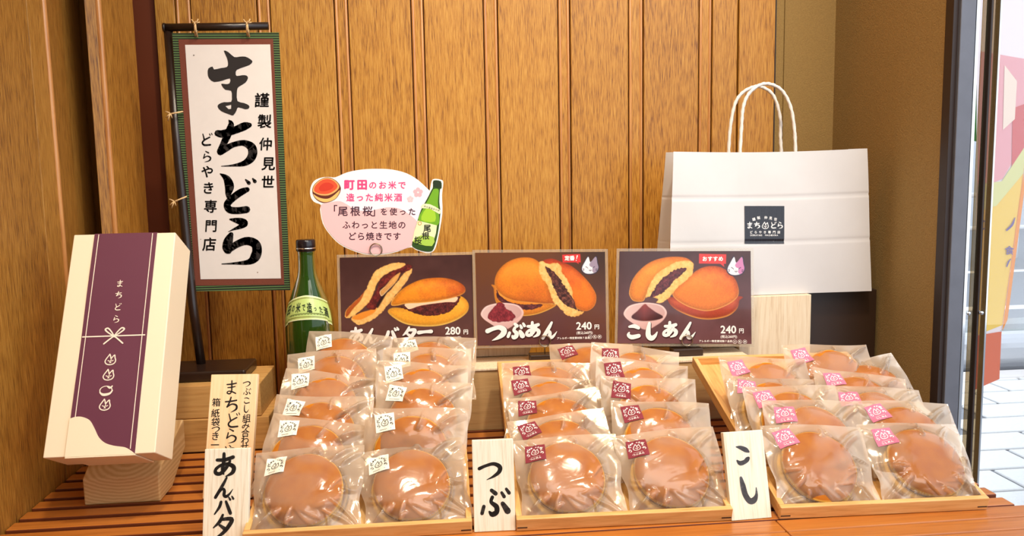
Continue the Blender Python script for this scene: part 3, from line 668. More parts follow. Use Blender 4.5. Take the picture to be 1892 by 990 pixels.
for cx in (361, 457):
    twine('twine_tie', [(cx, 66, -.003), (cx-1, 55, -.012), (cx-1, 45, -.012), (cx+1, 40, -.002), (cx+3, 45, .008), (cx+3, 58, .006)], YsF, .0013)
    twine('twine_tie', [(cx+4, 68, -.003), (cx+1, 56, -.013), (cx, 45, -.012)], YsF, .0013)
    for dx, dy in ((-7, -6), (5, -7), (-3, 4), (8, -1)): twine('twine_end', [(cx, 42, -.012), (cx+dx*.6, 42+dy*.3, -.014), (cx+dx, 42+dy, -.013)], YsF, .0009)
for cx, cy, ex in ((318, 209, 338), (325, 371, 345)):
    twine('twine_tie', [(ex, cy-3 if cy < 300 else cy-8, -.004), ((cx+ex)/2, cy-1-(3 if cy > 300 else 0), -.010), (cx-2, cy+1, -.012), (cx-5, cy+2, .0), (cx+4, cy+2, .014), (ex-4, cy, .010)], YsF, .0013)
    for dx, dy in ((-8, 8), (-5, 14), (3, 9), (-9, -3)): twine('twine_end', [(cx-3, cy+1, -.012), (cx-3+dx*.5, cy+dy*.5, -.013), (cx-3+dx, cy+dy, -.011)], YsF, .0010)

# ================================================================== SAKE BOTTLE
YB_ = 1.352; bc = at(572, 600, Y=YB_); k_ = (at(618, 600, Y=YB_).x - at(526, 600, Y=YB_).x)/92*.985
bo = empty('sake_bottle', (bc.x, YB_, ZT)); tag(bo, 'dark green glass sake bottle with pale green shoulder label', 'bottle')
zz = lambda py: at(572, py, Y=YB_).z - ZT
prof_px = [(16.2, 458), (16.2, 466), (15.6, 470), (15.8, 482), (16.6, 498), (19.5, 512), (24.5, 526), (31.5, 543), (37.5, 558), (42.3, 573), (45.2, 590), (46.3, 612)]
prof = [(r_*k_, zz(p)) for r_, p in prof_px]; body = prof + [(46.3*k_, .012), (44*k_, .004), (38*k_, .001), (0.0005, .004)]
pf = [tuple(p) for p in catmull([np.array(p) for p in prof], 5)] + body[len(prof):]
lathe('glass_body', pf, M['greenglass'], bo, 64)
lathe('sake', [(max(.0004, r_-.0028), z) for r_, z in pf if z < zz(498)] , plain('sake_dark', (22, 44, 10), .2), bo, 48)
lathe('liquid_top', [(.0002, zz(498)), (16.4*k_-.003, zz(498))], plain('sake_surface', (30, 50, 14), .15), bo, 32)
lathe('screw_cap', [(0.0003, zz(442)), (16.5*k_, zz(442)), (18*k_, zz(444)), (18.2*k_, zz(455)), (17.8*k_, zz(456.5)), (17.9*k_, zz(457)), (18.2*k_, zz(458)), (18.2*k_, zz(462)), (17*k_, zz(463.5))], M['capblack'], bo, 48)
lathe('cap_ring', [(18.25*k_, zz(456.8)), (18.9*k_, zz(457.2)), (18.9*k_, zz(458.6)), (18.25*k_, zz(459))], M['chrome'], bo, 48)
def brad(z):
    zs = [p[1] for p in pf[:len(pf)-4]][::-1]; rs = [p[0] for p in pf[:len(pf)-4]][::-1]; return float(np.interp(z, zs, rs))
def lab(th, t, l):
    top = 541+9*abs(th)**1.7+1*abs(th)**4; bot = 583 + 9*abs(th)**2.2 + (3 if abs(th) > .9 else 0); z = zz(top + (bot-top)*t)
    r_ = brad(z) + .0005 + .00025*l; a = th - math.pi/2 + .05; return Vector((r_*math.cos(a), r_*math.sin(a), z))
pr = Print(); n_ = 60
for i in range(n_):
    for j in range(10):
        a, c = -1.22+2.44*i/n_, -1.22+2.44*(i+1)/n_; pr.rect(a, -(j+1)/10, c, -j/10, (186, 206, 120), 0)
for (ya, yb, cc) in ((.0, .05, (226, 230, 180)), (.09, .115, (120, 110, 50)), (.86, .885, (120, 110, 50)), (.95, 1, (226, 230, 180))):
    for i in range(n_): pr.rect(-1.22+2.44*i/n_, -yb, -1.22+2.44*(i+1)/n_, -ya, cc, 1)
lo_ = pr.build('shoulder_label', M['print_gloss'], lambda a, b_, l: lab(a, -b_, l), bo); lo_['label'] = 'pale green curved shoulder label'
pr = Print()
class _S: pass
for i, c in enumerate('田の米で造った酒'):
    s = .30 if c not in 'のでった' else .22
    if c == 'っ': s = .17
    sub = Print(); sub.ch(c, 0, 0, 1, (30, 44, 22), 2, brush=False, bold=.03)
    sx_, sy_ = s*.80, s*1.45
    pr.add([(-.92+i*.262+x*sx_, -.42-.02*i+y_*sy_) for x, y_, _ in sub.V], sub.F, (30, 44, 22), 2)
for i in range(26): pr.rect(-.80+i*.065, -.76-.02*(i % 2), -.80+i*.065+.045, -.71, (96, 110, 50), 2)
pr.build('label_lettering', M['print'], lambda a, b_, l: lab(a, -b_, l), lo_)
# ================================================================== TRAYS
TR = {'left': (-.2262, .9186, -.0098, R(76.3), .263, .385), 'middle': (.089, .9137, -.0264, 1.2975, .2605, .385), 'right': (.4068, .9018, -.0323, 1.3056, .2609, .385)}
TM = {}
for nme, (X, Y, yaw, lean, tw, tl) in TR.items():
    m = leanmtx(X, Y, ZT+.0008, yaw, lean); TM[nme] = m
    t = thing('wooden_tray', m); tag(t, {'left': 'pale pine tray holding the white-stickered sweets, tilted up at the back', 'middle': 'pale pine tray holding the maroon-stickered sweets, tilted up at the back', 'right': 'pale pine tray holding the pink-stickered sweets, tilted up at the back'}[nme], 'tray', 'tilted pine trays')
    hh = .0165; th = .007
    box('tray_floor', (th*.6, th*.6, .0), (tw-th*.6, tl-th*.6, .0045), M['traylong'], t, .0004)
    box('front_rail', (0, 0, -.0005), (tw, th, hh), M['tray'], t, .0009)
    box('back_rail', (0, tl-th, 0), (tw, tl, hh), M['tray'], t, .0009)
    box('side_rail', (0, th+.0002, 0), (th, tl-th-.0002, hh), M['traylong'], t, .0009)
    box('side_rail', (tw-th, th+.0002, 0), (tw, tl-th-.0002, hh), M['traylong'], t, .0009)
    for x in (.001, tw-.013): box('joint_slot', (x, -.0003, .0035), (x+.012, .0006, .0050), M['browndark'], t, 0)

# ================================================================== WRAPPED DORAYAKI
RB, TB_ = .0465, .0150
def topz(r): # height of the pancake surface over the middle plane
    x = np.clip(r/RB, 0, 1); return np.where(r < RB, .0062 + (TB_-.0062)*np.power(np.clip(1-x**3.0, 0, 1), .7), 0)
def bun_mesh(sign, seed):
    rs = np.random.RandomState(seed); n = 56; V = []; F = []
    ph = rs.rand(4)*6.28
    def wob(a): return 1 + .012*math.sin(2*a+ph[0]) + .008*math.sin(3*a+ph[1]) + .004*math.sin(7*a+ph[2])
    prof = [(.0001, TB_)] + [(RB*x, float(topz(np.array(RB*x)))) for x in (.12, .25, .38, .5, .6, .7, .78, .85, .9, .94, .97, .99)] + [(RB*1.0, .0066), (RB*1.006, .0048), (RB*1.004, .0030), (RB*.99, .0018), (RB*.95, .0012), (RB*.7, .0012), (.0001, .0012)]
    for r_, z in prof:
        for k in range(n):
            a = 2*math.pi*k/n; w_ = wob(a); V.append((r_*w_*math.cos(a), r_*w_*math.sin(a), sign*(z + .0004*math.sin(5*a+r_*200+ph[3])*(r_/RB))))
    for i in range(len(prof)-1):
        for k in range(n):
            f = (i*n+k, i*n+(k+1) % n, (i+1)*n+(k+1) % n, (i+1)*n+k); F.append(f if sign < 0 else f[::-1])
    me = bpy.data.meshes.new('pancake'); me.from_pydata(V, [], F); me.materials.append(M['bun']); me.polygons.foreach_set('use_smooth', [True]*len(F)); me.update(); return me
bunT = [bun_mesh(1, s) for s in range(3)]; bunB = [bun_mesh(-1, s+5) for s in range(3)]
_t = lathe('t', [(.0001, -.0014), (.036, -.0014), (.0435, -.0012), (.0455, 0), (.0435, .0012), (.036, .0014), (.0001, .0014)], M['bean'], None, 40); beanme = _t.data; bpy.data.objects.remove(_t)
BW, BH, CY = .133, .1105, .0522
def pouch(seed, nx=92, ny=78):
    """film pulled taut over the cake, pinched along its edges, with long sharp folds running from the rim to the corners"""
    rs = np.random.RandomState(seed); cx = (rs.rand()-.5)*.010
    X, Y = np.meshgrid(np.linspace(-.5, .5, nx+1)*BW, np.linspace(0, 1, ny+1)*BH)
    def lown(sc, n=6): return sum(np.sin(X*sc*rs.randn()+Y*sc*rs.randn()+rs.rand()*6.3) for _ in range(n))/n**.5
    r_ = np.hypot(X-cx, Y-CY); ob = topz(r_)+.0006*(r_ < RB*1.03); edge = np.minimum(np.minimum(X+BW/2, BW/2-X), np.minimum(Y, BH-Y))
    def relax(ob, k, bias):
        z = ob.copy()
        for _ in range(k):
            z[1:-1, 1:-1] = .25*(z[:-2, 1:-1]+z[2:, 1:-1]+z[1:-1, :-2]+z[1:-1, 2:])*.9985 + bias; z = np.maximum(z, ob); z[0] = z[-1] = 0; z[:, 0] = z[:, -1] = 0
        return z
    zf = relax(ob, 260, .000004); zb_ = relax(ob, 90, 0)
    def fold(ax, ay, bx_, by_, A, wd, asym):
        ex, ey = bx_-ax, by_-ay; L = math.hypot(ex, ey); ex /= L; ey /= L; t = ((X-ax)*ex+(Y-ay)*ey)/L; d = (X-ax)*-ey+(Y-ay)*ex + .0012*np.sin(t*5+ax*90)
        tp = np.clip(np.minimum(t/.25, (1-t)/.35), 0, 1); wl, wr_ = wd*asym, wd*(2-asym)
        return A*tp*(np.clip(1-np.abs(d)/np.where(d < 0, wl, wr_), 0, 1))
    fz = np.zeros_like(X)
    for c_, (qx, qy) in enumerate(((-.5, 1), (.5, 1), (-.5, 0), (.5, 0), (.5, .45), (-.5, .4), (.1, 1), (.2, 0), (-.2, 0))):
        for k in range(3 if c_ < 4 else 2):
            if rs.rand() < .12: continue
            ex, ey = qx*BW*(.97-.2*rs.rand()*(k > 0)), np.clip(qy*BH+(rs.rand()-.5)*.016, .002, BH-.002); a = math.atan2(ey-CY, ex-cx)+(rs.rand()-.5)*.5
            r0 = RB*(.55+.5*rs.rand()); fz += fold(cx+r0*math.cos(a), CY+r0*math.sin(a), ex, ey, .0024+.0040*rs.rand(), .0018+.0038*rs.rand(), .2+rs.rand()*1.6)
    for k in range(5):
        a = -1.57+(rs.rand()-.5)*3.4; fz += fold(cx+.028*math.cos(a), CY+.028*math.sin(a), cx+.056*math.cos(a+.7), CY+.05*math.sin(a+.7), .0010+.0010*rs.rand(), .0050, .3)
    fall = np.clip(edge/.004, 0, 1)
    flat = 1-.88*np.clip(1.6-np.maximum(np.abs(X+.0395), np.abs(Y-.088))/.0135, 0, 1)
    fz = fz*flat
    away = np.clip((r_-RB*.6)/(RB*.5), 0, 1)
    zf = zf + fz*1.25*fall*(.55+.45*away) + .0007*lown(90)*away*fall + np.clip(.0011*lown(70), 0, 1)*(1-away)
    P = np.zeros((2, ny+1, nx+1, 3)); pin = 1-.075*np.exp(-((Y/BH-.28)/.22)**2)-.012*np.sin(Y*170+seed)*(1-Y/BH)
    ez = .0020*lown(60)*(1-.75*Y/BH) + .0022*np.sin(X*30+rs.rand()*6)*(1-Y/BH)
    for s_, z in ((0, zf), (1, -zb_)):
        P[s_, ..., 0] = X*np.where(np.abs(X) > RB*.9, 1+(pin-1)*np.clip((np.abs(X)-RB*.9)/(BW/2-RB*.9), 0, 1), 1); P[s_, ..., 1] = Y + .0016*np.sin(X*40+seed)*(Y/BH)*np.clip(1-(BH-Y)/.02, 0, 1)
        P[s_, ..., 2] = z + ez*np.clip(1-edge/.016, 0, 1)
    P[1, 0] = P[0, 0]; P[1, -1] = P[0, -1]; P[1, :, 0] = P[0, :, 0]; P[1, :, -1] = P[0, :, -1]
    lift = np.clip(.45+1.6*lown(62, 8), 0, 1); gap = np.zeros((2, ny+1, nx+1)); g0 = np.clip((zf-topz(r_)-.0006)/.004, 0, 1)
    gap[0] = np.where(r_ < RB*1.01, np.clip(.04+.62*lift*(.6+.4*(r_/RB))+g0*.8, 0, 1), np.clip(.30+(r_-RB)/.010 + .4*np.clip((Y-CY)/RB, 0, 1), 0, 1)); gap[1] = np.where(r_ < RB, .2, .8)
    return P, gap, cx
def pouch_mesh(P, gap):
    _, a, b_, _ = P.shape; V = P.reshape(-1, 3); idx = np.arange(2*a*b_).reshape(2, a, b_); F = []
    f0 = np.stack([idx[0, :-1, :-1], idx[0, :-1, 1:], idx[0, 1:, 1:], idx[0, 1:, :-1]], -1).reshape(-1, 4)
    f1 = np.stack([idx[1, :-1, :-1], idx[1, 1:, :-1], idx[1, 1:, 1:], idx[1, :-1, 1:]], -1).reshape(-1, 4)
    me = bpy.data.meshes.new('wrapper'); me.from_pydata(V.tolist(), [], np.concatenate([f0, f1]).tolist()); me.materials.append(M['film'])
    g = me.attributes.new('gap', 'FLOAT', 'POINT'); g.data.foreach_set('value', gap.reshape(-1).astype(np.float32))
    me.polygons.foreach_set('use_smooth', [True]*len(me.polygons)); me.update(); return me
def sheet_fn(P):
    S = P[0]; ny, nx = S.shape[0]-1, S.shape[1]-1
    def f(x, y):
        gx = np.clip((x/BW+.5)*nx, 0, nx-1e-6); gy = np.clip(y/BH*ny, 0, ny-1e-6); i, j = int(gx), int(gy); fx, fy = gx-i, gy-j
        return S[j, i]*(1-fx)*(1-fy)+S[j, i+1]*fx*(1-fy)+S[j+1, i]*(1-fx)*fy+S[j+1, i+1]*fx*fy
    def g(x, y, off):
        p = f(x, y); a = f(x+.0012, y)-f(x-.0012, y); b_ = f(x, y+.0012)-f(x, y-.0012); n = np.cross(a, b_); n /= np.linalg.norm(n)+1e-12
        if n[2] < 0: n = -n
        return p+n*off
    return g
SKIN = {'left': ((246, 242, 226), (40, 36, 34)), 'middle': ((134, 44, 56), (250, 240, 236)), 'right': ((212, 118, 146), (252, 246, 246))}
FLAV = {'left': None, 'middle': 'つぶあん', 'right': 'こしあん'}
def sticker_meshes(P, kind, sx, sy, rot):
    g = sheet_fn(P); s = .0125; bg, ink = SKIN[kind]; cr, sr = math.cos(rot), math.sin(rot)
    def mp(a, b_, l): return g(sx+a*cr-b_*sr, sy+a*sr+b_*cr, .0006+.00024*l)
    p0 = Print(); n = 10
    for i in range(n):
        for j in range(n): p0.rect(-s+2*s*i/n, -s+2*s*j/n, -s+2*s*(i+1)/n, -s+2*s*(j+1)/n, bg, 0)
    p1 = Print(); up_ = .0022 if FLAV[kind] else 0
    for i, c in enumerate('謹製 仲見世'):
        a = (i-2.5)*.30; p1.ch(c, .0098*math.sin(a), .0092*math.cos(a)-.0002+up_*.3, .0023, ink, 1, rot=-a, bold=.03)
    for c, x, y in (('ま', .0082, .0030), ('ち', .0082, -.0036), ('ど', -.0086, .0030), ('ら', -.0086, -.0036)): p1.ch(c, x, y+up_, .0056, ink, 1, fat=1.15)
    p1.cat(0, -.0004+up_, .0105, ink, 1, .034)
    if FLAV[kind]:
        p1.rect(-.0055, -.0062, .0055, -.0059, ink, 1)
        for i, c in enumerate(FLAV[kind]): p1.ch(c, -.0054+i*.0036, -.0088, .0036, ink, 1, fat=1.1)
    else: p1.rect(-.0075, -.0098, .0078, -.0094, ink, 1)
    a = p0.build('sticker', M['print'], mp); b_ = p1.build('sticker_print', M['print'], mp); ma, mb = a.data, b_.data
    bpy.data.objects.remove(a); bpy.data.objects.remove(b_); return ma, mb
NV = 6; VAR = []
for k in range(NV):
    P, gap, cx = pouch(100+k*7); me = pouch_mesh(P, gap); rs = np.random.RandomState(k)
    sx, sy, ro = -.042+rs.rand()*.005, .086+rs.rand()*.005, R((-8, 10, -3, 14, 4, 12)[k])
    VAR.append((me, cx, {kd: sticker_meshes(P, kd, sx, sy, ro) for kd in SKIN}))
BAGS = [('left',.068,.008,47.4,1.4),('left',.066,.066,40.9,-12.8),('left',.069,.125,39.0,-5.6),('left',.065,.198,41.4,-9.2),('left',.069,.262,36.7,2.7),('left',.084,.318,32.8,-6.1),
 ('left',.197,.008,48.3,6.2),('left',.195,.070,29.2,-3.6),('left',.204,.150,36.8,-5.4),('left',.202,.205,34.0,-5.3),('left',.209,.252,31.9,-2.0),('left',.221,.305,40.4,-2.5),
 ('middle',.070,.008,47.0,1.6),('middle',.072,.062,48.0,5.6),('middle',.073,.115,46.4,5.4),('middle',.064,.158,45.9,-4.1),('middle',.066,.200,44.7,-1.6),('middle',.146,.262,48,-2.4),
 ('middle',.200,.008,44.3,3.0),('middle',.202,.070,39.4,-5.1),('middle',.196,.122,29.6,-5.9),('middle',.194,.170,29.5,-7.6),('middle',.195,.220,33.1,-8.6),
 ('right',.069,.006,43,-3.7),('right',.088,.062,40.0,-3.9),('right',.074,.098,37.2,-2.5),('right',.064,.138,46.2,-7.0),('right',.069,.185,39.1,-3.4),
 ('right',.200,.007,46.5,-1.4),('right',.214,.055,42.8,-4.5),('right',.196,.098,44.6,-6.2),('right',.190,.140,44.0,-12.2),('right',.225,.182,48,10.5),('right',.175,.214,36.6,-.8)]
ORD = ['front', 'second', 'third', 'fourth', 'fifth', 'sixth']; cnt = {}
for n_, (tn, a, s, lean, roll) in enumerate(BAGS):
    X, Y, yaw, tlean, tw, tl = TR[tn]; m = TM[tn]; p = m @ Vector((a, s, .0062))
    side_ = 'left' if a < .12 else 'right'
    if tn == 'middle' and abs(a-.146) < .001: side_ = 'centre'
    k = (n_*5+2) % NV; me, cx, stk = VAR[k]
    rs = np.random.RandomState(n_+50)
    fm = leanmtx(p.x, p.y, p.z, yaw*.5 + (rs.rand()-.5)*.06, R(lean))
    fm = fm @ Matrix.Translation((0, BH/2, 0)) @ Matrix.Rotation(R(roll), 4, 'Z') @ Matrix.Translation((0, -BH/2, 0))
    t = thing('wrapped_dorayaki', fm)
    c = cnt[(tn, side_)] = cnt.get((tn, side_), -1)+1
    colr = {'left': 'white', 'middle': 'maroon', 'right': 'pink'}[tn]
    if side_ == 'centre': lb = 'hazy plastic bag with a maroon sticker, half hidden at the back centre of its tray'
    else: lb = 'dorayaki in hazy plastic bag with %s sticker, %s from the front in the %s-hand column' % (colr, 'first' if c == 0 else ORD[c], side_)
    tag(t, lb, 'wrapped sweet', 'bagged dorayaki with %s stickers' % colr)
    wv = bpy.data.objects.new('wrapper', me); COL.objects.link(wv); wv.parent = t
    sk_ = bpy.data.objects.new('sticker', stk[tn][0]); COL.objects.link(sk_); sk_.parent = t; sk_.data.materials[0] = M['print']; sk_['label'] = colr+' square paper sticker'
    sp_ = bpy.data.objects.new('sticker_print', stk[tn][1]); COL.objects.link(sp_); sp_.parent = sk_
    for nm, mm in (('pancake', bunT[n_ % 3]), ('pancake', bunB[(n_+1) % 3]), ('bean_filling', beanme)):
        o = bpy.data.objects.new(nm, mm); COL.objects.link(o); o.parent = t; o.location = (cx, CY, 0) if mm is not bunB[(n_+1) % 3] else (cx-.0022+.003*(rs.rand()-.5), CY-.0036, 0)
        if mm is bunB[(n_+1) % 3]: o.scale = (1.03, 1.03, 1)

# ================================================================== PRICE PLATES
def plate(X, Y, yaw, lean, w_, h_, mat, label, fn):
    m = leanmtx(X, Y, ZT+.0006, yaw, lean); t = thing('wooden_plate', m); tag(t, label, 'sign plate', None)
    box('board', (0, 0, -.008), (w_, h_, 0), mat, t, .0008); pr = Print(); fn(pr)
    o = pr.build('brush_writing', M['print'], lambda a, b_, l: (a, b_, .0002), t); return t
M['platey'] = wood('white_plate_wood_y', (206, 188, 156), (240, 230, 208), (248, 242, 226), 'Y', 520, 8, 60, .6, .15, rnd=.05)
M['platepink'] = wood('pink_plate_wood_y', (232, 178, 126), (246, 208, 162), (250, 220, 182), 'Y', 240, 4, 90, .6, .1, rnd=.02)
K = (44, 38, 34); G = (104, 104, 110)
def f1(p):
    p.ch('つ', .0208, .0720, .0290, K, fat=1.15, sx=1.05); p.ch('ぶ', .0250, .0335, .040, K, fat=1.2)
plate(.0393, .9172, -.0316, .1972, .0493, .107, M['platey'], 'whitish wooden plate brushed with two black characters between left and middle trays', f1)
def f2(p):
    p.stroke([(.0150, .0865, .0006), (.0205, .0852, .0024), (.0270, .0820, .0030), (.0305, .0795, .0012)], G)
    p.stroke([(.0145, .0700, .0012), (.0180, .0668, .0028), (.0240, .0680, .0026), (.0280, .0710, .0028), (.0300, .0728, .0010)], G)
    p.stroke([(.0170, .0495, .0018), (.0185, .0400, .0034), (.0205, .0290, .0036), (.0255, .0215, .0036), (.0310, .0225, .0036), (.0345, .0280, .0020), (.0352, .0365, .0006)], G)
plate(.3487, .9047, .0532, .2843, .0513, .1046, M['platey'], 'whitish wooden plate with grey brush characters leaning between middle and right trays', f2)
def f3(p):
    for c, v, s in (('あ', .0885, .029), ('ん', .0625, .024), ('バ', .0415, .022), ('タ', .0190, .027)): p.ch(c, .0235, v, s*1.06, K, fat=1.35, shear=.08)
plate(-.2761, .9317, -.0581, .2687, .0523, .1072, M['platey'], 'whitish wooden plate with four black brush characters left of the left tray', f3)
def f4(p):
    def q(px, py): L = 392-.088*(py-692); return ((px-L)/88*.064, (1-(py-692)/226)*.164)
    for c, x, y, s in (('ま', 430, 717, .021), ('ち', 429, 749, .023), ('ど', 430, 778, .022), ('ら', 427, 806, .021), ('や', 424, 834, .020)): p.ch(c, *q(x, y), s, K, fat=.95)
    for c, x, y in (('つ', 459, 710), ('ぶ', 459, 725), ('こ', 458, 741), ('し', 456, 757), ('組', 457, 774), ('み', 455, 787), ('合', 454, 801), ('わ', 453, 814), ('せ', 452, 826)): p.ch(c, *q(x, y), .0115, K, fat=.9, bold=.015)
    for c, x, y in (('箱', 401, 744), ('、', 409, 758), ('紙', 399, 764), ('袋', 399, 780), ('つ', 399, 793), ('き', 398, 806), ('一', 397, 822)): p.ch(c, *q(x, y), .0120, K, fat=.9, bold=.015)
plate(-.3128, 1.069, -.1122, .3458, .064, .164, M['platepink'], 'tall pinkish wooden plate with three columns of brush writing, behind the shorter white one', f4)

# ================================================================== GIFT BOX + STAND
gm = leanmtx(-.4707, .9895, -.3267, -.0088, .4713); gw, gh, gd = .1298, .2894, .0661
gb = thing('gift_box', gm); tag(gb, 'cream gift box with a purple paper band, leaning on a wooden block', 'gift box')
box('carton', (0, 0, -gd), (gw, gh, 0), M['cream'], gb, .0012, seg=3)
M['plum'] = plain('plum_paper', (100, 48, 68), .42, 0, .25, 26); M['plum'].node_tree.nodes['Principled BSDF'].inputs['Coat Weight'].default_value = .2
u0, u1 = .205*gw, .82*gw
def wrapstrip(name, a, b_, mat, off, par, z0=None):
    """paper band going over the front, top and bottom edge of the carton"""
    pth = [(-gd*.5, gh+off, 0)]; V = []; path = [(gh+off, -gd-off), (gh+off, -.0015), (gh+off*.4, off*.6), (gh-.002, off)] + [(gh*(1-t), off + .0006*math.sin(t*9)*math.sin(t*3.1)) for t in (.1, .2, .3, .4, .5, .6, .7, .8, .9)] + [(.002, off), (-off*.4, off*.6), (-off, -.0015), (-off, -gd-off)]
    for y, z in path: V += [(a, y, z), (b_, y, z)]
    F = [(2*i, 2*i+2, 2*i+3, 2*i+1) for i in range(len(path)-1)]
    o = pm(name, V, F, mat, par, False); mo = o.modifiers.new('s', 'SOLIDIFY'); mo.thickness = .0005; mo.offset = -1; return o
sl = wrapstrip('paper_band', u0, u1, M['plum'], .0009, gb); sl['label'] = 'plum purple paper band'
wave = [(u0-.0006, .0455), (u0+.006, .0475), (u0+.014, .0470), (u0+.023, .0425), (u0+.030, .0320), (u0+.036, .0215), (u0+.044, .0145), (u0+.055, .0105), (u0+.068, .0080), (u0+.075, .0040), (u1+.0008, -.0004), (u0-.0006, -.0004)]
cs = prism('band_foot', catmull(wave[:-2], 4) + wave[-2:], .0010, .0022, 2, M['cream'], gb, 0); cs['label'] = 'cream wavy lower end of the band'
wf = box('band_foot_edge', (u0-.0006, -.0022, -gd), (u1+.0008, -.0004, .0021), M['cream'], gb, .0006)
pr = Print(); Wc = (246, 226, 206)
for u in (.248*gw, .777*gw): pr.rect(u-.0005, .006 if u > .05 else .046, u+.0005, gh-.001, Wc)
pr.rect(u0+.001, .1478, u1-.002, .1494, Wc)
for c, v in (('ま', .2185), ('ち', .2030), ('ど', .1868), ('ら', .1708)): pr.ch(c, .0665, v, .0105, Wc, fat=.95)
bx, by = .0665, .1484
for sg in (1, -1):
    pr.stroke([(bx, by, .0007), (bx+sg*.006, by+.0035, .0008), (bx+sg*.0115, by+.0085, .0010), (bx+sg*.0085, by+.0105, .0009), (bx+sg*.004, by+.006, .0008), (bx, by, .0007)], Wc, 2)
    pr.stroke([(bx, by, .0008), (bx+sg*.005, by-.004, .0009), (bx+sg*.0115, by-.0098, .0009)], Wc, 2)
pr.disc(bx, by, .0018, Wc, 2)
for v in (.1180, .0985, .0610): pr.cat(.0655, v, .0150, Wc, 1, .045)
pr.ring(.0645, .0790, .0078, .0012, Wc, 1, 30, .72); pr.stroke([(.0575, .0765, .0006), (.0620, .0735, .0016), (.0690, .0745, .0014), (.0725, .0785, .0006)], Wc, 2); pr.stroke([(.066, .0838, .0008), (.069, .0815, .001), (.0715, .084, .0008)], Wc, 2)
def gfn(a, b_, l):
    t = 1-b_/gh; return (a, b_, .0009 + .0006*math.sin(t*9)*math.sin(t*3.1) + .00045 + .0001*l)
pr.build('band_print', M['print'], gfn, sl)
# block that carries it
xs0, xs1, ys0 = -.462, -.366, 1.069
blk = prism('box_stand', [(ys0, 0), (ys0, .0345), (ys0+.001, .0362), (ys0+.016, .0450), (ys0+.026, .0470), (ys0+.115, .0760), (ys0+.118, .074), (ys0+.118, .035), (ys0+.050, 0)], 0, xs1-xs0, 0, M['block'], None, .0018)
blk.location = (xs0, 0, ZT+.0006)
me = blk.data
me.transform(Matrix.Translation((0, -ys0, 0))); blk.location.y = ys0
tag(blk, 'pale pine block with visible end grain, propping up the gift box', 'wood block')

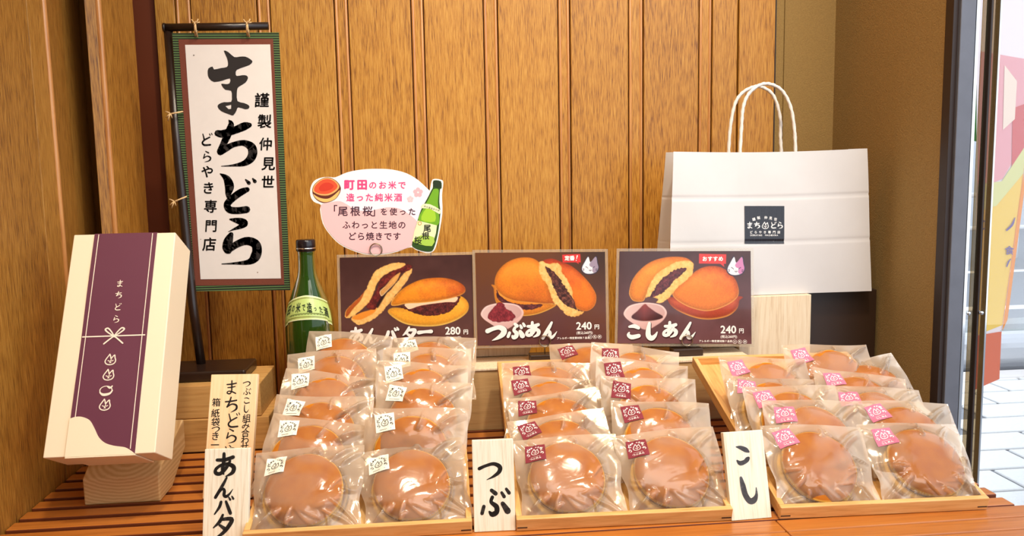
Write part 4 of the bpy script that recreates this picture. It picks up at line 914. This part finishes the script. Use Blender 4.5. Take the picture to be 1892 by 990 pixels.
# ================================================================== POSTERS
class Canvas:
    def __init__(s, x0, y0, x1, y1, nx=300, ny=208):
        s.nx, s.ny = nx, ny; s.X, s.Y = np.meshgrid(np.linspace(x0, x1, nx+1), np.linspace(y0, y1, ny+1)); s.C = np.zeros(s.X.shape+(3,)); s.px = (x1-x0)/nx
        s.g = [(RNG.rand(3)*6.28, RNG.randn(2)) for _ in range(40)]
    def noise(s, sc, seed=0, ay=1.0):
        rs = np.random.RandomState(seed); gx, gy = s.X/sc, s.Y/sc/ay; n = 128; tab = rs.rand(n, n); i, j = np.floor(gx).astype(int), np.floor(gy).astype(int); fx, fy = gx-i, gy-j; fx = fx*fx*(3-2*fx); fy = fy*fy*(3-2*fy)
        t = lambda a, b_: tab[a % n, b_ % n]
        return (t(i, j)*(1-fx)+t(i+1, j)*fx)*(1-fy)+(t(i, j+1)*(1-fx)+t(i+1, j+1)*fx)*fy
    def fill(s, f): s.C[:] = np.array(f(s.X, s.Y)) if callable(f) else f
    def sd(s, pts, smooth=6, rough=0, seed=0):
        P = np.array(catmull(pts, smooth, True) if smooth else pts, float)[:, :2]; d = np.full(s.X.shape, 1e9); ins = np.zeros(s.X.shape, bool)
        for a, b_ in zip(P, np.roll(P, -1, 0)):
            e = b_-a; wx, wy = s.X-a[0], s.Y-a[1]; t = np.clip((wx*e[0]+wy*e[1])/(e@e+1e-9), 0, 1); d = np.minimum(d, (wx-t*e[0])**2+(wy-t*e[1])**2)
            c = ((a[1] > s.Y) != (b_[1] > s.Y)) & (s.X < (b_[0]-a[0])*(s.Y-a[1])/((b_[1]-a[1]) if b_[1] != a[1] else 1e-9)+a[0]); ins ^= c
        d = np.sqrt(d); d = np.where(ins, d, -d)
        if rough: d = d + (s.noise(18, seed)-.5)*rough
        return d
    def shape(s, pts, col, soft=1.0, smooth=6, rough=0, seed=0, alpha=1):
        d = s.sd(pts, smooth, rough, seed); a = np.clip(d/(s.px*soft)+.5, 0, 1)*alpha
        c = col(d) if callable(col) else np.broadcast_to(np.array(col, float), s.C.shape); s.C = s.C*(1-a[..., None])+c*a[..., None]; return d
    def mixc(s, a, b_, t): t = np.clip(t, 0, 1)[..., None]; return np.array(a, float)*(1-t)+np.array(b_, float)*t
    def crust(s, main, dark, edge, ew=16, gx=(0, 0, 1, 0), seed=3, top=None):
        """orange skin: main to dark along a direction, pale rim near the outline"""
        def f(d):
            t = ((s.X-gx[0])*gx[2]+(s.Y-gx[1])*gx[3]); n = s.noise(60, seed)*.5+s.noise(14, seed+1)*.3
            c = s.mixc(main, dark, t+n*.6-.25); c = c*(1+(s.noise(7, seed+2)-.5)*.12)[..., None]
            ins = s.Y[d > 0]; y0, y1 = (ins.min(), ins.max()) if len(ins) else (0, 1)
            v = np.clip((s.Y-y0)/(y1-y0+1), 0, 1); c = c*(.80+.26*np.clip(d/55, 0, 1)**.7)[..., None]*(1.06-.16*v)[..., None]
            hl = np.exp(-((v-.25)/.2)**2)*np.clip(d/60, 0, 1)*.16; c = c*(1-hl[..., None])+np.array((255, 196, 120.))*hl[..., None]
            e = np.clip(1-d/ew, 0, 1)*np.clip(v*1.9-.55, .0, 1)*.9; return c*(1-e[..., None])+np.array(edge, float)*e[..., None]
        return f
    def crumb(s, a=(240, 190, 110), b_=(214, 150, 72), seed=5):
        return lambda d: s.mixc(a, b_, s.noise(22, seed)*.7+s.noise(8, seed+1)*.5-.25 + np.clip(1-d/14, 0, 1)*.35)
    def bean(s, a=(52, 14, 14), b_=(140, 54, 48), seed=8):
        return lambda d: s.mixc(a, b_, (s.noise(26, seed)*.6+s.noise(10, seed+1)*.7-.25)*np.clip(d/10, .35, 1))
    def catface(s, x, y, sz, half):
        P = lambda L: [(x+a*sz, y+b_*sz) for a, b_ in L]
        out = [(-.2,-1.0),(-.02,-.45),(.16,-.5),(.62,-.98),(.76,-.3),(.86,.2),(.62,.66),(.1,.86),(-.5,.82),(-.86,.5),(-.86,.1),(-.6,-.4)]
        s.shape([(x+(a*1.12)*sz, y+(b_*1.12)*sz) for a, b_ in out], (44, 38, 60), 1.2, 5); s.shape(P(out), (240, 236, 240), 1.2, 5)
        s.shape(P([(.16,-.5),(.62,-.98),(.76,-.3),(.86,.2),(.66,.64),(.36,.76),(.2,.5),(.3,.2),(.05,.1),(-.1,-.1),(0,-.35)]), half, 1.2, 5)
        for L in ([(-.5,.05),(-.36,.12),(-.24,.24)], [(.5,.05),(.34,.14),(.24,.24)], [(-.15,.42),(0,.52),(.14,.42)], [(0,.3),(.02,.42)], [(-.82,.3),(-.66,.3)], [(-.8,.46),(-.66,.42)], [(.6,.32),(.76,.32)], [(.58,.44),(.74,.5)]):
            q = P(L); q2 = [(a, b_+.07*sz) for a, b_ in q[::-1]]; s.shape(q+q2, (50, 44, 66), 1.2, 0)
    def build(s, name, Y, to_px, par):
        V = []; px, py = to_px(s.X, s.Y); cols = lin(s.C.reshape(-1, 3).clip(0, 255))
        for a, b_ in zip(px.ravel(), py.ravel()): V.append(tuple(at(float(a), float(b_), Y=Y)))
        w_ = s.nx+1; i = np.arange(s.ny*s.nx); r_ = i//s.nx*w_+i % s.nx; F = np.stack([r_, r_+w_, r_+w_+1, r_+1], -1)
        return pm(name, V, F.tolist(), M['print_gloss'], par, cols=cols)
RED = (222, 52, 50); WH = (250, 244, 238)
def poster(idx, Y, label, off, sc, cor, paint, letter, res=(330, 226)):
    """cor: print corners in crop units tl,tr,br,bl; off, sc: crop to photograph pixels"""
    tl, tr_, br, bl = [np.array(c, float) for c in cor]; x0, x1 = min(tl[0], bl[0]), max(tr_[0], br[0]); y0, y1 = min(tl[1], tr_[1]), max(bl[1], br[1])
    def to_px(X, Y_):
        u = (X-x0)/(x1-x0); v = (Y_-y0)/(y1-y0)
        x = (1-v)*((1-u)*tl[0]+u*tr_[0])+v*((1-u)*bl[0]+u*br[0]); y = (1-v)*((1-u)*tl[1]+u*tr_[1])+v*((1-u)*bl[1]+u*br[1]); return off[0]+x/sc, off[1]+y/sc
    cpx = [to_px(*c) for c in ((x0, y1), (x1, y1), (x1, y0), (x0, y0))]
    t = empty('price_card', at(*cpx[0], Y=Y)); tag(t, label, 'price card', 'laminated dorayaki price cards')
    bpy.context.view_layer.update(); inv = t.matrix_world.inverted()
    cv_ = Canvas(x0, y0, x1, y1, *res); paint(cv_); o = cv_.build('printed_picture', Y, to_px, t); o.matrix_parent_inverse = inv
    e = 5.2; cx, cy = sum(p[0] for p in cpx)/4, sum(p[1] for p in cpx)/4
    big = [(px+math.copysign(e, px-cx), py+math.copysign(e, py-cy)) for px, py in cpx]
    V = [at(*p, Y=Y+.0006) for p in big] + [at(*p, Y=Y+.0011) for p in big]
    l_ = pm('laminate', V, [(0, 1, 2, 3), (7, 6, 5, 4), (0, 4, 5, 1), (1, 5, 6, 2), (2, 6, 7, 3), (3, 7, 4, 0)], M['laminate'], t); l_.matrix_parent_inverse = inv
    pr = Print(); letter(pr)
    o = pr.build('lettering', M['print_gloss'], lambda a, b_, l: at(*to_px(a, -b_), Y=Y-.0004-.0002*l), t); o.matrix_parent_inverse = inv
    return t
def title(pr, t, xs, y, size, sh, drop=True):
    for c, x, dy, s_ in zip(t, xs, sh, size):
        if drop: pr.ch(c, x+5, -(y+dy+6), s_*1.08, (60, 30, 30), 1, fat=2.1, shear=.12)
        pr.ch(c, x, -(y+dy), s_*1.08, WH, 2, fat=1.8, shear=.12)
def price(pr, n_, x, y, tax, ys=38):
    pr.text(n_, x-4, -y, 104, WH, 2, bold=.028, sx=1.0); 
    pr.ch('円', x+204, -(y+12), 52, WH, 2, bold=.03); pr.text('(税込'+tax+'円)', x-2, -(y+ys+33), 33, WH, 2, bold=.02, sx=.92)
def bgf(a, b_):
    return lambda c: c.fill(c.mixc(a, b_, (c.Y/990)*.9+(c.noise(140, 2)-.5)*.35+(c.noise(50, 4)-.5)*.14))
def paint1(c):
    bgf((64, 32, 28), (104, 66, 62))(c)
    OR, DK, YE = (228, 132, 30), (150, 50, 24), (246, 190, 90)
    c.shape([(510,640),(560,600),(700,600),(1000,560),(1190,510),(1240,490),(1300,530),(1325,590),(1300,660),(1200,730),(1050,780),(880,792),(700,770),(580,710)], c.crust((238, 160, 44), (214, 116, 30), (250, 210, 110), 22, (600, 700, -.0004, .0), 21))
    c.shape([(590,580),(700,590),(900,560),(1180,500),(1240,500),(1200,580),(1120,650),(950,685),(820,670),(720,630)], c.bean(seed=31), rough=12)
    c.shape([(690,560),(900,550),(1195,495),(1190,550),(1100,550),(850,580),(740,615),(705,605)], (250, 206, 168), smooth=3)
    c.shape([(545,572),(560,520),(640,430),(750,360),(880,315),(1050,305),(1180,330),(1270,380),(1295,430),(1270,470),(1180,505),(1000,540),(850,555),(700,560),(600,580)], c.crust((236, 138, 28), (176, 62, 26), (248, 186, 92), 15, (760, 380, .0013, -.0006), 41))
    c.shape([(765,205),(745,270),(700,340),(620,440),(540,540),(470,620),(400,690),(300,745),(220,770),(160,740),(140,695),(220,660),(330,630),(400,590),(450,500),(540,420),(620,330),(700,240)], c.crumb((244, 196, 118), (222, 158, 80), 51), rough=10)
    c.shape([(150,700),(230,650),(330,620),(390,600),(380,640),(300,690),(220,720)], (232, 140, 44), 2)
    c.shape([(760,180),(700,165),(600,215),(500,270),(430,340),(400,420),(340,510),(296,580),(320,612),(365,620),(405,590),(440,500),(470,440),(520,350),(640,260),(750,215)], c.bean((70, 16, 16), (150, 50, 40), 61), rough=10)
    c.shape([(440,400),(470,450),(400,560),(410,600),(450,540),(520,430),(600,340)], (44, 12, 12), 3)
    c.shape([(640,245),(560,300),(500,370),(436,430),(440,470),(460,478),(520,420),(600,340),(636,275)], c.crust((240, 180, 100), (240, 170, 90), (252, 222, 180), 12, seed=71))
    c.shape([(690,152),(600,145),(500,170),(420,210),(370,260),(330,340),(290,420),(230,490),(150,560),(95,620),(78,680),(100,702),(160,680),(250,610),(330,530),(380,430),(410,350),(470,280),(560,230),(640,200),(694,178)], c.crumb((246, 198, 118), (226, 164, 84), 81), rough=9)
    c.shape([(84,684),(95,620),(150,560),(230,490),(275,440),(240,520),(170,600),(110,680)], c.crust((232, 140, 36), (200, 92, 30), (240, 160, 60), 8, seed=91), 2)
def let1(pr):
    title(pr, 'あんバター', (185, 330, 530, 720, 880), 870, (150, 150, 150, 150, 140), (0, 15, 5, 0, -25)); price(pr, '280', 1085, 836, '302')
poster(1, 1.338, 'laminated brown price card of butter dorayaki priced 280, above the left tray', (620, 455), 5.35, [(40, 112), (1350, 82), (1368, 985), (62, 990)], paint1, let1)
def bowl(c, x0, paste, conical):
    X = lambda L: [(x0+a, b_) for a, b_ in L]
    c.shape(X([(83,660),(130,595),(220,565),(330,558),(450,580),(505,630),(510,680),(470,740),(400,790),(330,826),(260,815),(170,760),(105,710)]), lambda d: c.mixc((240, 206, 200), (206, 160, 154), (c.Y-600)/260+(c.X-x0-300)*.0006), 1.5)
    c.shape(X([(100,655),(150,600),(230,575),(330,568),(440,590),(490,640),(480,690),(400,735),(290,750),(180,735),(115,700)]), lambda d: c.mixc((226, 196, 190), (196, 150, 144), (c.X-x0)/600), 2)
    if conical: c.shape(X([(290,572),(330,600),(400,650),(470,690),(460,715),(380,735),(270,740),(180,720),(165,690),(220,640)]), lambda d: c.mixc((140, 56, 50), (62, 22, 22), np.abs(c.X-x0-290)/220+(c.Y-600)/260), 2)
    else: c.shape(X([(265,556),(310,568),(350,620),(400,650),(430,690),(400,730),(300,748),(190,735),(150,700),(180,650),(215,600)]), paste, 1.5, rough=16)
def paint2(c):
    bgf((104, 58, 26), (92, 54, 58))(c)
    c.C = c.C*(1-.45*np.clip((c.X-800)/500, 0, 1)*np.clip(1-(c.Y-100)/500, 0, 1))[..., None]
    c.shape([(220,420),(240,380),(760,560),(840,590),(700,660),(560,690),(430,680),(300,620),(235,540)], c.crust((232, 150, 44), (220, 130, 36), (246, 196, 90), 14, seed=11))
    c.shape([(250,420),(300,500),(450,570),(700,575),(640,620),(520,630),(380,590),(262,520)], c.bean((60, 20, 24), (150, 74, 70), 12), rough=10)
    c.shape([(236,400),(238,300),(290,210),(380,140),(500,105),(620,115),(700,180),(740,300),(800,470),(830,560),(740,575),(600,560),(430,540),(310,490)], c.crust((226, 126, 28), (184, 78, 26), (240, 170, 84), 10, (450, 300, .0004, .0016), 13))
    c.shape([(720,150),(800,118),(900,150),(1010,200),(1120,300),(1200,400),(1245,500),(1225,600),(1150,650),(1060,630),(1000,560),(940,400),(860,250)], c.crust((234, 118, 26), (176, 56, 18), (238, 150, 60), 8, (1120, 420, -.0010, -.0026), 14))
    c.shape([(676,170),(700,142),(740,155),(790,170),(860,165),(900,200),(910,260),(960,330),(1000,430),(1010,520),(1060,640),(1120,660),(1060,700),(960,698),(900,640),(820,560),(790,480),(740,360),(690,290)], c.crumb((248, 204, 128), (226, 160, 78), 15), rough=14)
    c.shape([(740,195),(800,230),(860,290),(900,350),(950,430),(1000,510),(1040,600),(1040,635),(960,600),(890,540),(850,470),(810,380),(780,290)], c.bean((44, 16, 16), (158, 92, 72), 16), rough=16)
    bowl(c, 0, c.bean((100, 24, 34), (176, 60, 68), 17), False)
    c.shape([(912,80),(1092,74),(1096,158),(915,158)], RED, 1, 0); c.shape([(1040,150),(1070,150),(1076,176)], RED, 1, 0)
    c.catface(1190, 195, 92, (156, 140, 160))
def let2(pr):
    title(pr, 'つぶあん', (230, 430, 600, 770), 840, (190, 175, 160, 165), (10, 0, -10, 0)); price(pr, '240', 1042, 800, '260')
    for i, c in enumerate('アレルギー特定素材除7品目'): pr.ch(c, 855+i*25.5, -922, 24, WH, 2, bold=.03)
    for x, c in ((1178, '小'), (1224, '乳'), (1272, '卵')): pr.ring(x, -914, 20, 3, WH, 2); pr.ch(c, x, -914, 20, WH, 2, bold=.03)
    for i, c in enumerate('定番'): pr.ch(c, 960+i*50, -115, 50, WH, 2, bold=.05)
    pr.stroke([(1062, -92, 6), (1054, -122, 3)], WH, 2); pr.disc(1051, -138, 5, WH, 2)
poster(2, 1.334, 'laminated brown price card with torn dorayaki and a grey-eared cat face, middle one', (870, 455), 5.35, [(42, 64), (1326, 54), (1340, 958), (66, 982)], paint2, let2)
def paint3(c):
    bgf((72, 42, 40), (112, 72, 76))(c)
    c.shape([(555,540),(600,500),(1250,490),(1265,540),(1240,620),(1150,690),(1000,722),(860,715),(720,670),(610,610)], c.crust((206, 96, 34), (170, 60, 24), (246, 180, 84), 20, seed=11))
    c.shape([(596,470),(640,400),(740,320),(850,230),(960,195),(1080,205),(1180,270),(1245,360),(1258,480),(1180,560),(1050,620),(940,640),(840,625),(740,590),(640,530)], c.crust((230, 122, 32), (176, 56, 24), (246, 184, 96), 13, (960, 400, .0016, -.0026), 13))
    c.shape([(165,440),(190,340),(260,240),(360,160),(480,115),(620,100),(740,115),(800,170),(700,180),(560,230),(450,300),(370,400),(330,500),(300,545),(210,540),(170,490)], c.crust((234, 134, 34), (208, 100, 30), (248, 186, 96), 10, (300, 300, .0008, -.0012), 14))
    c.shape([(806,185),(790,150),(740,140),(640,150),(540,200),(450,260),(390,340),(350,430),(330,510),(360,500),(450,520),(440,555),(500,558),(590,480),(640,410),(730,340),(795,270)], c.crumb((250, 206, 124), (230, 168, 80), 15), rough=10)
    c.shape([(730,212),(640,225),(560,265),(470,340),(420,420),(370,500),(420,500),(480,470),(560,410),(610,340),(700,270)], c.bean((56, 16, 22), (140, 62, 66), 16), rough=14)
    bowl(c, 30, None, True)
    c.shape([(864,72),(1138,78),(1134,172),(862,168)], (226, 62, 58), 1, 0); c.shape([(1070,165),(1110,168),(1118,204)], (226, 62, 58), 1, 0)
    c.catface(1236, 200, 96, (206, 130, 178))
def let3(pr):
    title(pr, 'こしあん', (215, 390, 575, 755), 835, (160, 165, 160, 165), (5, 5, -10, 0)); price(pr, '240', 1080, 822, '260')
    for i, c in enumerate('アレルギー特定素材除7品目'): pr.ch(c, 875+i*25.5, -938, 24, WH, 2, bold=.03)
    for x, c in ((1218, '小'), (1268, '乳'), (1318, '卵')): pr.ring(x, -943, 20, 3, WH, 2); pr.ch(c, x, -943, 20, WH, 2, bold=.03)
    for i, c in enumerate('おすすめ'): pr.ch(c, 920+i*54, -122, 50, WH, 2, bold=.05)
poster(3, 1.336, 'laminated brown price card with a pink-eared cat face, right in front of the paper bag', (1130, 455), 5.35, [(78, 50), (1374, 46), (1384, 964), (58, 958)], paint3, let3)

# ring clips on small dark bases
def clip(px, py, Y, zbase, label, hid=False):
    c = at(px, py, Y=Y-.003); t = empty('card_clip', (c.x, Y, zbase)); tag(t, label, 'card clip', 'steel ring card clips')
    k = np.arange(28)*2*math.pi/28; ring = [(r0*math.cos(a), (.0014 if i % 2 else .0014)*0-.003, c.z-zbase+r0*math.sin(a)) for i, a in enumerate(k) for r0 in (.0094,)]
    tube('wire_ring', ring, .0010, M['wire'], t, 6, closed=True)
    tube('wire_ring', [(x, y+.0075, z) for x, y, z in ring], .0010, M['wire'], t, 6, closed=True)
    tube('wire_stem', [(0, -.003, c.z-zbase-.0094), (0, .001, c.z-zbase-.013), (0, .001, .010)], .0009, M['wire'], t, 6)
    box('clip_base', (-.026, -.010, .0004), (.026, .016, .0125), M['dark'], t, .001)
clip(1007, 630, 1.334, -.3153, 'steel ring clip gripping the bottom of the middle price card')
clip(1270, 629, 1.336, -.3153, 'steel ring clip gripping the bottom of the right price card')
clip(758, 636, 1.338, -.3153, 'steel ring clip behind the bags, gripping the left price card')

# ================================================================== OVAL CARD
YO = 1.356
cd_ = empty('oval_card', at(695, 470, Y=YO)); tag(cd_, 'pink and white oval cut-out card with bottle picture above the left price card', 'card')
bpy.context.view_layer.update(); inv = cd_.matrix_world.inverted()
C5 = lambda x, y: (560+x/5.5, -(300+y/5.5))
out = [(330,150),(450,100),(600,72),(750,65),(900,72),(1050,110),(1170,180),(1268,270),(1288,280),(1305,195),(1330,168),(1400,175),(1425,205),(1412,330),(1415,520),(1375,760),(1340,880),(1300,915),(1250,920),(1150,890),(1090,862),(950,910),(800,938),(650,938),(500,895),(370,830),(270,730),(200,620),(172,480),(180,430),(110,400),(75,340),(75,260),(110,190),(180,155),(260,148)]
pp = [C5(*p)[:2] for p in out]; ps = catmull(pp, 3, True); base = [at(a, -b_, Y=YO) for a, b_ in ps]; n = len(base)
V = base + [p+Vector((0, .0012, 0)) for p in base]; tri = tessellate_polygon([[Vector((p[0], p[1], 0)) for p in ps]])
F = [tuple(t) for t in tri] + [tuple(i+n for i in t) for t in tri] + [(i, (i+1) % n, n+(i+1) % n, n+i) for i in range(n)]
o = pm('card_board', V, F, plain('white_card', (248, 244, 240), .5), cd_); o.matrix_parent_inverse = inv
pr = Print(); Pk = (226, 70, 128); Dk = (70, 40, 56)
def a5(L, col, l=1, sm=4): pr.poly([C5(*p) for p in L], col, l, sm)
a5([(330,165),(450,112),(600,84),(750,76),(900,84),(1050,120),(1165,190),(1255,275),(1285,330),(1260,420),(1200,600),(1150,760),(1090,850),(950,900),(800,926),(650,926),(500,884),(375,820),(278,724),(210,615),(184,480),(190,425),(300,400),(375,330),(375,230)], (244, 230, 242), 1, 3)
a5([(190,425),(300,400),(380,395),(450,430),(540,480),(660,495),(780,470),(880,455),(980,470),(1070,520),(1160,600),(1180,660),(1150,760),(1090,850),(950,900),(800,926),(650,926),(500,884),(375,820),(278,724),(210,615),(184,480)], (246, 192, 194), 2, 3)
def line(t, x, y, s, st_, col, l=3): 
    for i, c in enumerate(t): pr.ch(c, *C5(x+i*st_, y), s/5.5, col, l, brush=False, bold=.022)
pr.ch('町', *C5(470, 225), 20, Pk, 3, bold=.045); pr.ch('田', *C5(600, 225), 20, Pk, 3, bold=.045)
line('のお米で', 708, 230, 84, 99, Pk); line('造った純米酒', 480, 355, 86, 97, Pk)
pr.ch('「', *C5(300, 480), 18, Dk, 3, bold=.02); line('尾根桜', 405, 495, 104, 125, Dk); pr.ch('」', *C5(745, 500), 18, Dk, 3, bold=.02); line('を使った', 822, 500, 78, 95, Dk)
line('ふわっと生地の', 440, 635, 84, 94, Dk); line('どら焼きです', 498, 750, 86, 91, Dk)
def blossom(x, y, r_, col):
    for i in range(5):
        a = math.pi/2+i*2*math.pi/5; cx_, cy_ = C5(x+r_*.6*math.cos(a), y-r_*.6*math.sin(a)); pr.disc(cx_, cy_, r_*.42/5.5, col, 3, n=10)
    cx_, cy_ = C5(x, y); pr.disc(cx_, cy_, r_*.18/5.5, (252, 240, 240), 4, n=8)
blossom(1168, 305, 50, (246, 176, 186)); blossom(1090, 372, 33, (248, 196, 202))
# little dorayaki drawing
a5([(95,300),(110,230),(180,170),(250,152),(320,175),(378,240),(380,290),(340,360),(270,400),(200,408),(130,370)], (120, 60, 30), 3)
a5([(105,320),(170,350),(270,350),(370,280),(340,355),(270,396),(200,400),(135,368)], (240, 190, 110), 4); a5([(105,300),(160,335),(260,340),(370,262),(366,285),(270,362),(180,362),(112,325)], (96, 36, 24), 5)
a5([(100,290),(115,232),(180,175),(250,158),(318,180),(366,235),(345,285),(270,330),(190,335),(130,315)], (240, 170, 100), 6); a5([(112,282),(125,236),(185,184),(250,168),(310,188),(350,235),(330,275),(262,315),(190,320),(135,305)], (224, 82, 46), 7)
a5([(160,260),(200,215),(260,205),(310,235),(290,270),(230,290),(180,290)], (206, 56, 34), 8)
# bottle drawing
bo_ = [(1325,185),(1400,192),(1408,260),(1392,275),(1385,400),(1395,520),(1370,720),(1330,870),(1290,905),(1200,895),(1120,860),(1108,820),(1130,700),(1160,600),(1200,480),(1260,370),(1300,290),(1320,250)]
a5(bo_, (40, 74, 20), 3, 3); a5([(1330,270),(1378,280),(1370,400),(1380,520),(1365,640),(1175,600),(1215,480),(1270,380),(1310,300)], (110, 168, 34), 4, 3); a5([(1250,470),(1330,480),(1340,600),(1200,585)], (160, 206, 50), 5, 3)
a5([(1325,182),(1402,190),(1406,262),(1320,245)], (30, 50, 30), 5, 0); a5([(1215,425),(1290,425),(1390,480),(1385,525),(1290,470),(1205,465)], (226, 232, 190), 6, 2)
a5([(1165,590),(1360,640),(1350,720),(1310,850),(1180,830),(1110,800),(1130,700)], (232, 236, 186), 6, 0); a5([(1115,800),(1200,740),(1330,760),(1310,850),(1180,830)], (170, 206, 80), 7, 2)
for c, x, y in (('尾', 1262, 668), ('根', 1245, 745), ('桜', 1168, 790)): pr.ch(c, *C5(x, y), 14.5, (30, 34, 24), 9, bold=.02)
for i in range(7): pr.ch('米の酒造'[i % 4], *C5(1238+i*23, 445+i*7), 3.6, (40, 50, 30), 9)
x_, y_ = C5(1186, 618); pr.ring(x_, y_, 3.6, .9, (200, 130, 50), 9)
o = pr.build('card_print', M['print'], lambda a, b_, l: at(a, -b_, Y=YO-.0003-.00012*l), cd_); o.matrix_parent_inverse = inv
t = empty('card_clip', (at(695, 461, Y=YO).x, YO, -.3153)); tag(t, 'steel ring clip holding the oval pink card', 'card clip', 'steel ring card clips')
c = at(695, 461, Y=YO-.003); zc = c.z+.3153
rg = [(.0100*math.cos(a), -.0035, zc+.0100*math.sin(a)) for a in np.arange(28)*2*math.pi/28]
tube('wire_ring', rg, .0010, M['wire'], t, 6, closed=True); tube('wire_ring', [(x, .0030, z) for x, y, z in rg], .0010, M['wire'], t, 6, closed=True)
tube('wire_stem', [(0, -.0035, zc-.0100), (0, .0005, zc-.014), (0, .0005, .010)], .0008, M['wire'], t, 6); box('clip_base', (-.026, -.010, .0004), (.026, .022, .0125), M['dark'], t, .001)
